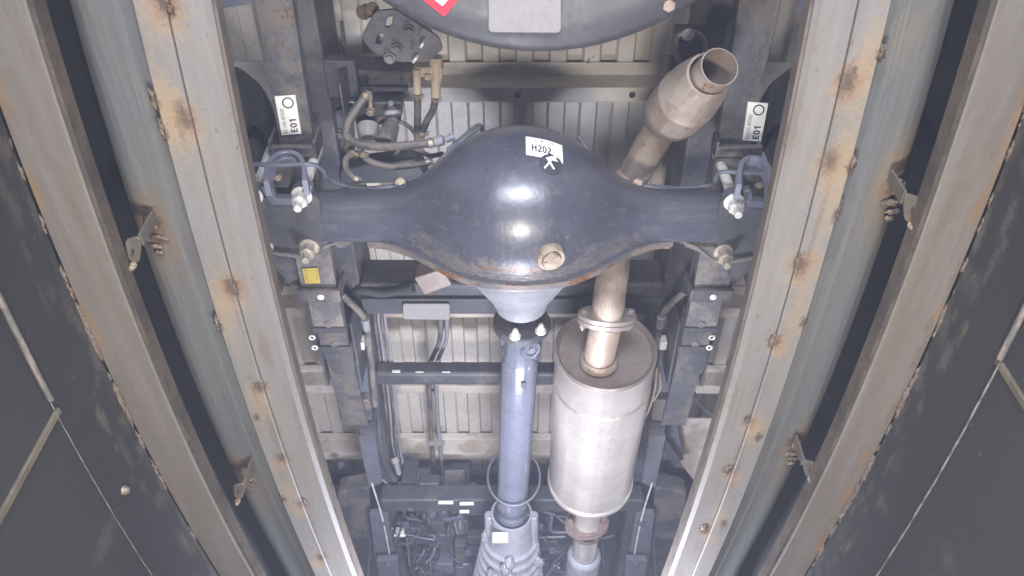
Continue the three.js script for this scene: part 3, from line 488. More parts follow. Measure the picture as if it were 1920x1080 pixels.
// --- leaf springs with seats, bolts and pads
for (const s of [-1, 1]) {
  const side = (a) => (s < 0 ? a : 1920 - a);
  const xc = s < 0 ? -0.427 : 0.441, w = 0.0355;
  const L = [
    smooth([[0.42, 1.62], [0.1, 1.56], [-0.3, 1.495], [-0.62, 1.447], [-0.94, 1.415], [-1.25, 1.400], [-1.5, 1.405], [-1.75, 1.43]], 60),
    smooth([[0.2, 1.562], [-0.3, 1.481], [-0.62, 1.433], [-0.94, 1.401], [-1.25, 1.386], [-1.417, 1.388]], 50),
    smooth([[-0.872, 1.393], [-0.94, 1.387], [-1.1, 1.377], [-1.25, 1.372], [-1.338, 1.373]], 40),
    smooth([[-0.868, 1.380], [-0.94, 1.374], [-1.1, 1.362], [-1.205, 1.358]], 30),
  ];
  const main = obj('leaf_spring', [extrudeX(ribbon(L[0].slice().reverse(), 0.012), xc - w + 0.003, xc + w - 0.003)], M.spring, truck);
  for (let i = 1; i < 4; i++) obj('leaf', [extrudeX(ribbon(L[i].slice().reverse(), 0.0125), xc - w + [0, 0.002, 0, -0.003][i], xc + w - [0, 0.002, 0, -0.003][i])], i === 1 ? M.spring : M.leaf ??= surface({ base: [94, 92, 91], dust: [146, 134, 120], dustAt: 0.5, dustAmt: 0.6, rust: [128, 92, 66], rustAt: 0.74, var: 0.15, speck: 0.004, speckCol: [160, 150, 138], size: 0.3, rough: 0.55 }), main);
  // end bolts and clips
  for (const [a, b, h, r] of [[605, 608, 1.372, 0.010], [620, 645, 1.387, 0.009], [626, 677, 1.40, 0.008]]) { const p = H(side(a), b, h); p.x = xc + s * 0; obj('rivet', [lath(p, V(0, -1, 0), [[r, -0.004], [r, 0.002], [r * 0.7, 0.004], [r * 0.3, 0.003], [0, 0.003]], 20)], M.darkDusty, main); }
  const clipZ = -1.203;
  obj('spring_clip', [bar(xc - w - 0.012, xc + w + 0.012, 1.344, 1.357, clipZ - 0.018, clipZ + 0.018, 0.004), bar(xc - w - 0.012, xc - w - 0.005, 1.345, 1.42, clipZ - 0.014, clipZ + 0.014, 0.002), bar(xc + w + 0.005, xc + w + 0.012, 1.345, 1.42, clipZ - 0.014, clipZ + 0.014, 0.002)], M.darkDusty, main);
  obj('clip_rivet', [lath(V(xc + 0.004, 1.344, clipZ), V(0, -1, 0), [[0.008, -0.001], [0.008, 0.002], [0.004, 0.005], [0, 0.005]], 16)], M.zinc, main);
  // front hanger below the leaf ends
  const hz = H(side(628), 690, 1.40).z;
  const hang = obj('spring_hanger', [bar(xc - 0.041, xc + 0.041, 1.380, 1.387, -1.412, -1.398, 0.002), bar(xc - 0.040, xc + 0.040, 1.366, 1.372, -1.336, -1.322, 0.002), flat([[xc - 0.040, -1.40], [xc + 0.040, -1.40], [xc + 0.034, hz - 0.015], [xc - 0.016, hz - 0.015], [xc - 0.028, hz + 0.03]], 1.392, 0.012, { round: 0.01 }), bar(xc - 0.046, xc - 0.040, 1.40, 1.51, -1.56, -1.34, 0.002), bar(xc + 0.040, xc + 0.046, 1.40, 1.51, -1.56, -1.34, 0.002)], M.dark, main);
  for (const [a, b] of [[585, 633], [590, 652]]) obj('shackle_loop', [new THREE.TorusGeometry(0.006, 0.0022, 8, 16).rotateX(Math.PI / 2).translate(...H(side(a), b, 1.37).toArray())], M.zinc, main);
  // rear spacer end with lip
  obj('spring_clip', [bar(xc - w - 0.010, xc + w + 0.012, 1.368, 1.382, -0.860, -0.836, 0.004), bar(xc - w - 0.010, xc - w - 0.004, 1.369, s < 0 ? 1.43 : 1.41, -0.862, -0.825, 0.002), bar(xc + w + 0.005, xc + w + 0.012, 1.369, s > 0 ? 1.40 : 1.43, -0.862, s > 0 ? -0.84 : -0.825, 0.002)], M.darkDusty, main);
  // label E01 on the spring, lies on the second leaf
  const lab = s < 0 ? [[514, 180], [554, 177], [566, 251], [528, 254]] : [[1402, 190], [1441, 193], [1427, 266], [1391, 263]];
  const pathY = (z) => { const q = L[1]; let b = q[0]; for (const p of q) if (Math.abs(p[0] - z) < Math.abs(b[0] - z)) b = p; return b[1]; };
  const cs = lab.map(([a, b]) => { let h = 1.42, p; for (let i = 0; i < 5; i++) { p = H(a, b, h); h = pathY(p.z) - 0.0015; } return H(a, b, h); });
  const lm = M.print(512, 256, (k, W2, H2) => {
    k.fillStyle = '#ece9e0'; k.fillRect(0, 0, W2, H2); k.fillStyle = '#1b1b1d'; k.textBaseline = 'middle';
    k.font = '62px sans-serif'; k.fillText('55100-4F000', 20, 62, 330); k.font = 'bold 118px sans-serif'; k.fillText('E01', 24, 172);
    k.strokeStyle = '#1b1b1d'; k.lineWidth = 17; k.beginPath(); k.arc(415, 150, 62, 0, 7); k.stroke(); k.lineWidth = 3; k.strokeRect(2, 2, W2 - 4, H2 - 4);
  });
  // text runs up the spring: its left edge is the lower end in the photograph
  const pl = obj('paper_label', [sticker([cs[3], cs[0], cs[1], cs[2]], V(0, -1, 0))], lm, main, true); pl.userData.label = 'white paper label printed E01 with a ring';
  if (s < 0) {
    const yl = pxz([[566, 503], [596, 501], [602, 531], [572, 532]], 1.3585).map(([x, z]) => V(x, 1.3585 + 0.0015 * 0, z));
    const ym = M.print(256, 256, (k, a, b) => { k.fillStyle = '#b8a04c'; k.fillRect(0, 0, a, b); k.fillStyle = '#5c5026'; for (let i = 0; i < 7; i++) { k.fillRect(30 + rnd() * 20, 24 + i * 30, 18, 12); if (i % 2) k.fillRect(200, 20 + i * 30, 24, 14); } k.strokeStyle = '#6f6130'; k.lineWidth = 6; k.strokeRect(3, 3, a - 6, b - 6); });
    const yt = obj('yellow_label', [sticker(yl, V(0, -1, 0))], ym, main, true); yt.userData.label = 'small square mustard yellow label';
  }
  // plate under the axle, U-bolts and nuts
  const hp = 1.258;
  const base = s < 0 ? [[486, 372], [596, 372], [602, 478], [500, 482]] : [[1352, 378], [1462, 376], [1450, 492], [1346, 490]];
  const seat = obj('spring_seat', [flat(pxz(base, hp), hp, 0.012, { round: 0.012, bevel: 0.0025 })], M.dark, truck);
  const nuts = s < 0 ? [[474, 366], [566, 366], [495, 463], [580, 463]] : [[1376, 378], [1460, 376], [1356, 473], [1436, 472]];
  nuts.forEach(([a, b], i) => { const p = H(a, b, hp); obj('nut', [hexNut(p, V(0, -1, 0), 0.026, 0.020, 0.0195, 0.0075, 0.022)], i < 2 ? M.zinc : M.dustyZinc ??= surface({ base: [190, 182, 168], dust: [150, 134, 116], dustAt: 0.52, dustAmt: 0.5, var: 0.1, speck: 0, size: 0.08, rough: 0.42, metal: 0.35, bump: 0.0002 }), seat); });
  nuts.forEach(([a, b], i) => { if (i < 2) obj('boss', [lath(H(a, b, hp + 0.001), V(0, 1, 0), [[0.0215, 0], [0.0215, 0.016], [0.017, 0.024], [0, 0.024]], 24)], M.lilac0 ??= M.bluePaint, seat); });
  for (const k of [0, 2]) { const p = H(...nuts[k], hp), q = H(...nuts[k + 1], hp), z = (p.z + q.z) / 2, x0 = Math.min(p.x, q.x), x1 = Math.max(p.x, q.x); const up = []; for (let i = 0; i <= 8; i++) { const a = (i / 8) * Math.PI; up.push(V(lerp(x0, x1, 0.5) - Math.cos(a) * (x1 - x0) / 2, 1.425 + 0.022 * Math.sin(a), z)); } obj('u_bolt', [pipe([V(x0, hp + 0.002, z), V(x0, 1.34, z), ...up, V(x1, 1.34, z), V(x1, hp + 0.002, z)], 0.0102, 90, 14)], M.zinc, seat); }
  // arched bump-stop loop standing on the seat, with block
  const ac = s < 0 ? [[503, 340], [504, 318], [512, 298], [528, 287], [544, 286], [558, 294], [566, 314], [567, 340]] : [[1449, 350], [1447, 322], [1440, 304], [1426, 294], [1404, 292], [1390, 300], [1383, 322], [1382, 346]];
  const az = -0.81;
  obj('bump_stop_loop', [(() => { const pts = ac.map(([a, b]) => Zp(a, b, az)); const c = new THREE.CatmullRomCurve3(pts, false, 'centripetal'); const sh = new THREE.Shape(); sh.moveTo(-0.003, -0.02); sh.lineTo(0.003, -0.02); sh.lineTo(0.003, 0.02); sh.lineTo(-0.003, 0.02); const q = c.getPoints(48).map((p) => [p.x, p.y]); const e = new THREE.ExtrudeGeometry(shapeOf(ribbon(q, 0.0075)), { depth: 0.03, bevelEnabled: true, bevelSize: 0.001, bevelThickness: 0.001, bevelSegments: 1 }); e.translate(0, 0, az - 0.03); return toCreasedNormals(e, 0.6); })()], M.lilac ??= surface({ base: [124, 124, 138], dust: [128, 122, 118], dustAt: 0.62, dustAmt: 0.4, var: 0.1, size: 0.2, rough: 0.4 }), seat);
  const bb = s < 0 ? [[506, 312], [547, 312], [540, 352], [512, 350]] : [[1400, 322], [1440, 322], [1436, 378], [1404, 374]];
  const blk = obj('pipe_block', [flat(pxz(bb, 1.285), 1.285, 0.03, { round: 0.004, bevel: 0.002 })], M.darkDusty, seat);
  obj('block_bolt', [hexNut(H(s < 0 ? 521 : 1423, s < 0 ? 331 : 345, 1.2845), V(0, -1, 0.2), 0.011, 0.005, 0.008)], M.rustyZinc, seat);
  const fr = s < 0 ? [[490, 352], [505, 345], [515, 374], [560, 376], [572, 348], [585, 352], [566, 384], [508, 384]] : [[1395, 360], [1408, 358], [1410, 378], [1440, 380], [1455, 356], [1466, 358], [1450, 390], [1404, 388]];
  obj('seat_lip', [flat(pxz(fr, 1.2515), 1.2515, 0.018, { round: 0.004, bevel: 0.002 })], M.bluePaint, seat);
  // shock absorber beside the spring, outside
  obj('shock_absorber', [rod(V(s * 0.50, 1.30, -1.03), V(s * 0.47, 1.56, -1.42), 0.026), rod(V(s * 0.50, 1.28, -1.00), V(s * 0.497, 1.32, -1.07), 0.014)], M.dark, truck);
  // parking-brake cable running to the frame with a light clamp
  const cbl = s < 0 ? [[640, 552], [662, 572], [680, 592], [687, 604], [690, 630], [697, 690], [703, 760]] : [[1284, 546], [1262, 566], [1244, 586], [1238, 600], [1234, 630], [1226, 690], [1216, 760]];
  const cable = obj('parking_brake_cable', [pipe(cbl.map(([a, b], i) => H(a, b, lerp(1.44, 1.475, Math.min(1, i / 3)))), 0.0085, 50, 12)], M.hose, truck);
  const fp = s < 0 ? [[684, 598], [688, 618]] : [[1240, 594], [1237, 614]];
  obj('ferrule', [rod(H(...fp[0], 1.462), H(...fp[1], 1.465), 0.011, 0.0095)], M.cast, cable);
  const cp = H(s < 0 ? 676 : 1244, 650, 1.455);
  obj('clamp_block', [bar(cp.x - 0.009, cp.x + 0.009, cp.y, cp.y + 0.03, cp.z - 0.013, cp.z + 0.013, 0.002)], M.zinc, cable);
  // wheel behind: inner tyre of the pair
  const wh = V(s * 0.508 + 0.006, 1.307, -0.936), ty = [[0.16, 0.0], [0.19, -0.006], [0.225, -0.007], [0.252, 0.002], [0.268, 0.022], [0.272, 0.06], [0.272, 0.10], [0.262, 0.135], [0.22, 0.15], [0.16, 0.14]];
  const tyre = obj('tyre', [lath(wh, V(s, 0, 0), ty, 72)], M.rubber, truck);
  obj('rim', [lath(wh.clone().add(V(s * 0.012, 0, 0)), V(s, 0, 0), [[0.16, 0], [0.15, 0.01], [0.148, 0.1], [0.06, 0.1], [0, 0.1]], 48)], M.dark, tyre);
  obj('brake_drum', [lath(wh.clone().add(V(s * -0.01, 0, 0)), V(s, 0, 0), [[0, 0], [0.05, 0], [0.132, 0.006], [0.138, 0.02], [0.138, 0.09]], 48)], M.dark, tyre);
  const pin = s < 0 ? [[395, 0], [470, -6], [472, 6], [410, 16]] : [[1498, 8], [1535, -30], [1540, 46], [1490, 20]];
  obj('mudguard_stay', [flat(pxz(pin, 1.33), 1.33, 0.004)], M.bluePaint, truck);
}
// --- propeller shaft
{
  const a = V(0.0215, 1.300, -1.238), b = H(958, 985, 1.31), d = b.clone().sub(a).normalize();
  const at = (t) => a.clone().addScaledVector(d, t), len = b.distanceTo(a);
  const sh = obj('propeller_shaft', [lath(at(0.105), d, [[0, 0], [0.036, 0], [0.0425, 0.012], [0.0425, len - 0.34], [0.041, len - 0.338], [0.041, len - 0.322], [0.0415, len - 0.32], [0.0415, len - 0.20], [0.0405, len - 0.198], [0.0405, len - 0.186], [0.041, len - 0.184], [0.041, len - 0.11], [0.036, len - 0.10], [0.036, len - 0.06], [0, len - 0.06]], 48)], M.shaft, truck);
  obj('companion_flange', [lath(at(0), d, [[0, -0.006], [0.060, -0.006], [0.063, -0.003], [0.063, 0.010], [0.060, 0.013], [0.05, 0.013], [0.046, 0.018], [0, 0.018]], 40)], M.dark, sh);
  for (const an of [-1.86, -0.72, 1.28, 2.42]) { const u = V(Math.cos(an), Math.sin(an), 0).multiplyScalar(0.0535); obj('bolt', [hexNut(at(-0.006).add(u), d.clone().negate(), 0.014, 0.011, 0.0125, 0.005, 0.008)], M.zinc, sh); }
  obj('yoke_neck', [lath(at(0.016), d, [[0.050, 0], [0.046, 0.012], [0.040, 0.03], [0.038, 0.06], [0.040, 0.085], [0.041, 0.092], [0, 0.092]], 40)], M.shaft, sh);
  for (const q of [-1, 1]) obj('yoke', [extrudeX([[0, -0.018], [0, 0.018], [-0.05, 0.016], [-0.075, 0.010], [-0.085, 0], [-0.075, -0.010], [-0.05, -0.016]], -0.007, 0.007, 0.004).rotateZ(-0.5).translate(at(0.014).x + q * 0.033, at(0.014).y - q * 0.018, at(0.014).z)], M.shaft, sh);
  obj('universal_joint', [rod(at(0.062).add(V(-0.035, 0.018, 0)), at(0.062).add(V(0.035, -0.018, 0)), 0.013), lath(at(0.052).add(V(0.016, -0.026, 0)), V(0.45, -0.85, 0.25), [[0.024, -0.01], [0.024, 0.012], [0.021, 0.017], [0.015, 0.017], [0.014, 0.013], [0.006, 0.013], [0.005, 0.016], [0, 0.016]], 28)], M.shaft, sh);
  obj('balance_weight', [bar(0.02, 0.032, 1.253, 1.258, -1.40, -1.385, 0.001)], M.dark, sh);
  // wire guard hoop round the shaft
  const hc = V(0.005, 1.33, -1.87), pts = []; for (let i = 0; i <= 40; i++) { const t = (i / 40) * Math.PI * 1.5 - Math.PI * 1.25; pts.push(V(hc.x + Math.cos(t) * 0.072, hc.y + 0.02 + Math.sin(t) * 0.095, hc.z)); }
  obj('guard_hoop', [pipe(pts, 0.0032, 80, 8)], M.bluePaint, truck);
  // gearbox tail at the lower edge
  const gb = b.clone().addScaledVector(d, -0.035);
  const box = obj('gearbox', [lath(gb, d, [[0.052, -0.03], [0.058, -0.03], [0.060, 0.02], [0.064, 0.05], [0.070, 0.10], [0.080, 0.20], [0.098, 0.30], [0.12, 0.42], [0.13, 0.7], [0, 0.7]], 40)], M.cast, truck);
  obj('tail_seal', [lath(gb, d, [[0.0525, -0.026], [0.046, -0.014], [0.038, -0.012], [0.036, 0.0], [0, 0.0]], 32)], M.dark, box);
  for (const q of [-1, 1]) obj('ear', [rod(gb.clone().add(V(q * 0.062, 0, 0.02)), gb.clone().add(V(q * 0.060, -0.005, -0.10)), 0.014, 0.018)], M.cast, box);
  for (let i = 0; i < 9; i++) { const z = -0.10 - i * 0.045, r = 0.069 + i * 0.0055; obj('rib', [lath(gb.clone().addScaledVector(d, 0.10 + i * 0.045), d, [[r, -0.004], [r + 0.012, -0.003], [r + 0.012, 0.003], [r, 0.004]], 32)], M.cast, box); }
  for (let i = 0; i < 10; i++) { const an = rr(-2.9, -0.3), t = rr(0.06, 0.3), r = 0.07 + t * 0.12; obj('lug', [blob(gb.clone().addScaledVector(d, t).add(V(Math.cos(an) * r, Math.sin(an) * r, 0)), rr(0.010, 0.02), rr(0.010, 0.02), rr(0.015, 0.03), 0.2)], M.cast, box); }
  const pl = H(938, 1017, 1.22); obj('plug', [bar(pl.x - 0.022, pl.x + 0.022, pl.y, pl.y + 0.03, pl.z - 0.006, pl.z + 0.006, 0.003)], M.zinc, box);
}
// --- exhaust
{
  const r0 = V(0.204, 1.25, -1.27), r1 = V(0.211, 1.321, -1.846), d = r1.clone().sub(r0).normalize(), R = 0.112, len = r0.distanceTo(r1);
  const at = (t) => r0.clone().addScaledVector(d, t);
  const mf = obj('muffler', [lath(r0, d, [[R - 0.003, 0.002], [R, 0.004], [R, 0.012], [R - 0.002, 0.016], [R - 0.002, 0.106], [R - 0.0055, 0.109], [R - 0.0055, 0.1135], [R - 0.0005, 0.1165], [R - 0.001, len - 0.02], [R + 0.003, len - 0.016], [R + 0.003, len - 0.004], [R, len]], 96)], M.muffler, truck);
  obj('end_cap', [lath(r0, d, [[0, 0.020], [0.03, 0.020], [0.06, 0.016], [0.088, 0.012], [0.100, 0.010], [0.104, 0.002], [0.108, -0.002], [0.112, 0.001], [R, 0.006]], 72)], M.mufflerEnd, mf);
  obj('end_cap', [lath(at(len), d, [[R + 0.002, -0.004], [R - 0.004, 0.002], [R - 0.016, -0.002], [0.06, 0.012], [0.03, 0.018], [0, 0.018]], 72)], M.muffler, mf);
  obj('hanger_rod', [pipe([H(1232, 690, 1.34), H(1226, 740, 1.32), H(1208, 786, 1.28), H(1180, 808, 1.236)], 0.0025, 40, 8), pipe([H(1236, 700, 1.36), H(1238, 728, 1.36), H(1226, 752, 1.35)], 0.0022, 20, 8)], M.exhaust, mf);
  obj('seam', [pipe([0.02, 0.2, 0.36, len - 0.02].map((t) => at(t).add(V(R * 0.99, 0.012, 0))), 0.003, 20, 8)], M.muffler, mf);
  // inlet/outlet pipe at the rear and its two-bolt flange
  const p0 = Zp(1123, 672, -1.268), fl = Zp(1137, 604, -1.168);
  const inlet = obj('outlet_pipe', [pipe([p0.clone().add(V(0, 0, -0.02)), p0, fl], 0.0335, 40, 40), lath(p0.clone().add(V(0, 0, -0.010)), V(0, -0.08, 0.99), [[0.041, 0], [0.041, 0.008], [0.037, 0.014], [0.034, 0.016]], 40)], M.exhaust, mf);
  const fd = V(0.06, 0.22, 0.97).normalize();
  const fo = [V(-0.058, 0, 0), V(0.058, 0, 0)];
  const flg = []; { const sh = new THREE.Shape(); sh.absellipse(0, 0, 0.060, 0.037, 0, Math.PI * 2); const e = new THREE.ExtrudeGeometry(sh, { depth: 0.008, bevelEnabled: true, bevelSize: 0.001, bevelThickness: 0.001, bevelSegments: 1, curveSegments: 32 }); for (const k of [0, 0.0115]) { const c = e.clone(); c.translate(0, 0, k); c.applyQuaternion(new THREE.Quaternion().setFromUnitVectors(V(0, 0, 1), fd)); c.translate(fl.x, fl.y, fl.z); flg.push(c); } }
  obj('flange', flg, M.mufflerEnd, mf);
  for (const q of fo) obj('flange_bolt', [hexNut(fl.clone().add(V(q.x * 0.83, 0, 0)).addScaledVector(fd, -0.001), fd.clone().negate(), 0.013, 0.008, 0.009, 0.004, 0.006), hexNut(fl.clone().add(V(q.x * 0.83, 0, 0)).addScaledVector(fd, 0.021), fd, 0.013, 0.008)], M.mufflerEnd, mf);
  // tail pipe over the axle, resonator and tip
  const tp = obj('tail_pipe', [pipe([fl.clone().addScaledVector(fd, 0.01), fl.clone().addScaledVector(fd, 0.035), H(1143, 552, 1.262), H(1151, 496, 1.318), V(0.225, 1.395, -1.055), V(0.232, 1.455, -0.99), H(1184, 335, 1.468), H(1215, 280, 1.465), H(1246, 232, 1.445), H(1268, 205, 1.425)], 0.0338, 90, 32)], M.exhaust, truck);
  const q0 = H(1250, 225, 1.452), q1 = H(1330, 140, 1.30), rd = q1.clone().sub(q0).normalize(), L = q0.distanceTo(q1);
  obj('resonator', [lath(q0, rd, [[0.031, -0.012], [0.034, 0], [0.050, 0.016], [0.0565, 0.036], [0.0575, 0.06], [0.0575, L * 0.52], [0.058, L * 0.53], [0.058, L * 0.56], [0.0565, L * 0.57], [0.0545, L * 0.70], [0.0490, L * 0.84], [0.0425, L * 0.97], [0.0405, L], [0.036, L]], 56)], M.exhaust, tp);
  obj('tail_tip', [(() => { const e0 = q1.clone().addScaledVector(rd, -0.06), e1 = q1.clone().addScaledVector(rd, 0.034).add(V(0.005, 0, 0)); return hollow([e0, e0.clone().lerp(e1, 0.5), e1], 0.0335, 16, 48, 0.0022); })()], M.exhaust, tp);
  // hanger bracket above the tip
  const hb = [[1272, 118], [1268, 85], [1274, 66], [1290, 60], [1312, 66], [1322, 88], [1322, 118]];
  obj('hanger', [pipe(hb.map(([a, b]) => H(a, b, 1.50)), 0.006, 50, 8)], M.rustyZinc, tp);
  const he = H(1290, 64, 1.495);
  obj('hanger_bolt', [hexNut(he, V(0, -1, 0), 0.014, 0.008, 0.012)], M.zinc, tp);
  obj('hanger_rubber', [bar(he.x - 0.02, he.x + 0.035, 1.51, 1.56, he.z - 0.08, he.z - 0.005, 0.008)], M.dark, tp);
  // front neck, rusty flange, flexible pipe
  const n0 = V(0.2085, 1.275, -1.86), n1 = V(0.2055, 1.258, -1.955), n2 = V(0.208, 1.262, -2.12), n3 = V(0.206, 1.30, -2.5);
  const fp = obj('front_pipe', [pipe([n0, n0.clone().lerp(n1, 0.5), n1], 0.036, 10, 32), pipe([n1, n1.clone().lerp(n2, 0.5), n2.clone().add(V(0, 0, -0.04))], 0.0345, 12, 32)], M.muffler, truck);
  const e = (() => { const sh = new THREE.Shape(); sh.absellipse(0, 0, 0.060, 0.043, 0, Math.PI * 2); return new THREE.ExtrudeGeometry(sh, { depth: 0.009, bevelEnabled: true, bevelSize: 0.001, bevelThickness: 0.001, bevelSegments: 1, curveSegments: 32 }); })();
  obj('flange', [e.clone().rotateZ(0.15).translate(n1.x, n1.y, n1.z - 0.004), e.clone().rotateZ(0.15).translate(n1.x, n1.y, n1.z - 0.018), lath(n1.clone().add(V(0, 0, -0.018)), V(0, 0, -1), [[0.050, 0], [0.047, 0.02], [0.037, 0.035]], 32)], M.rust, fp);
  for (const q of [-1, 1]) obj('flange_bolt', [rod(n1.clone().add(V(q * 0.047, q * 0.007, 0.024)), n1.clone().add(V(q * 0.047, q * 0.007, -0.04)), 0.006), hexNut(n1.clone().add(V(q * 0.047, q * 0.007, 0.006)), V(0, 0, 1), 0.017, 0.010)], M.rust, fp);
  const rings = [[0.036, -0.005], [0.046, 0.004]]; for (let i = 0; i < 40; i++) rings.push([0.0475 + (i % 2) * 0.0014, 0.008 + i * 0.008]); rings.push([0.036, 0.34]);
  obj('flexible_pipe', [lath(n2, n3.clone().sub(n2), rings, 48)], M.cast, fp);
}
// --- round gas tank slung at the rear with its mark and plate
{
  const c = V(0.045, 1.28, -0.195);
  const t = obj('gas_tank', [lath(c, Y, [[0, 0.005], [0.20, 0.005], [0.338, 0.0045], [0.344, 0.0015], [0.392, 0.002], [0.406, 0.010], [0.414, 0.024], [0.418, 0.045], [0.420, 0.085], [0.424, 0.088], [0.424, 0.100], [0.420, 0.103], [0.41, 0.15], [0.36, 0.19], [0, 0.19]], 128)], M.tank, truck);
  const bp = H(1253, 6, 1.29); obj('tank_bolt', [hexNut(bp, V(0, -1, 0), 0.018, 0.008, 0.013)], M.rustyZinc, t);
  // hazard diamond, part in view
  const hd = 1.2805, cc = H(822, -46, hd), tip = H(833, 31, hd), ax = tip.clone().sub(cc), ay = V(-ax.z, 0, ax.x);
  const dm = M.print(256, 256, (k, a, b) => { k.fillStyle = '#d8283c'; k.fillRect(0, 0, a, b); k.fillStyle = '#f4f2ee'; k.fillRect(34, 34, a - 68, b - 68); });
  const dl = obj('hazard_label', [sticker([cc.clone().add(ax), cc.clone().add(ay), cc.clone().sub(ax), cc.clone().sub(ay)], V(0, -1, 0), 0.001)], dm, t, true); dl.userData.label = 'white diamond label with red border';
  obj('cover_plate', [flat(pxz([[917, -26], [1051, -26], [1051, 61], [917, 60]], 1.272), 1.272, 0.006, { round: 0.008 })], M.plastic, t);
  // strap bracket at its left rim
  const hB = 1.40;
  const pl = obj('tank_bracket', [flat(pxz([[704, 22], [740, 18], [822, 70], [830, 92], [800, 116], [748, 116], [700, 98], [680, 74], [684, 58]], hB), hB, 0.006, { round: 0.008, holes: [pxz([[725, 32], [738, 29], [735, 50], [721, 52]], hB), pxz([[706, 64], [721, 62], [717, 84], [702, 84]], hB)] })], M.dark, truck);
  for (const [a, b] of [[768, 57], [731, 108], [745, 90]]) obj('bolt', [hexNut(H(a, b, hB - 0.0005), V(0, -1, 0), 0.014, 0.007, 0.011)], M.darkDusty, pl);
  for (const [a, b, e, f] of [[795, 76, 789, 88], [783, 105, 775, 116]]) obj('spring_hook', [pipe([H(a, b, hB - 0.014), H((a + e) / 2, (b + f) / 2, hB - 0.022), H(e, f, hB - 0.014)], 0.0028, 12, 8)], M.zinc, pl);
  obj('stay_bolt', [rod(H(680, 25, 1.46), H(700, 16, 1.42), 0.012), hexNut(H(686, 22, 1.44), V(-0.7, -0.5, 0.2), 0.02, 0.01, 0.014)], M.rustyZinc, pl);
}
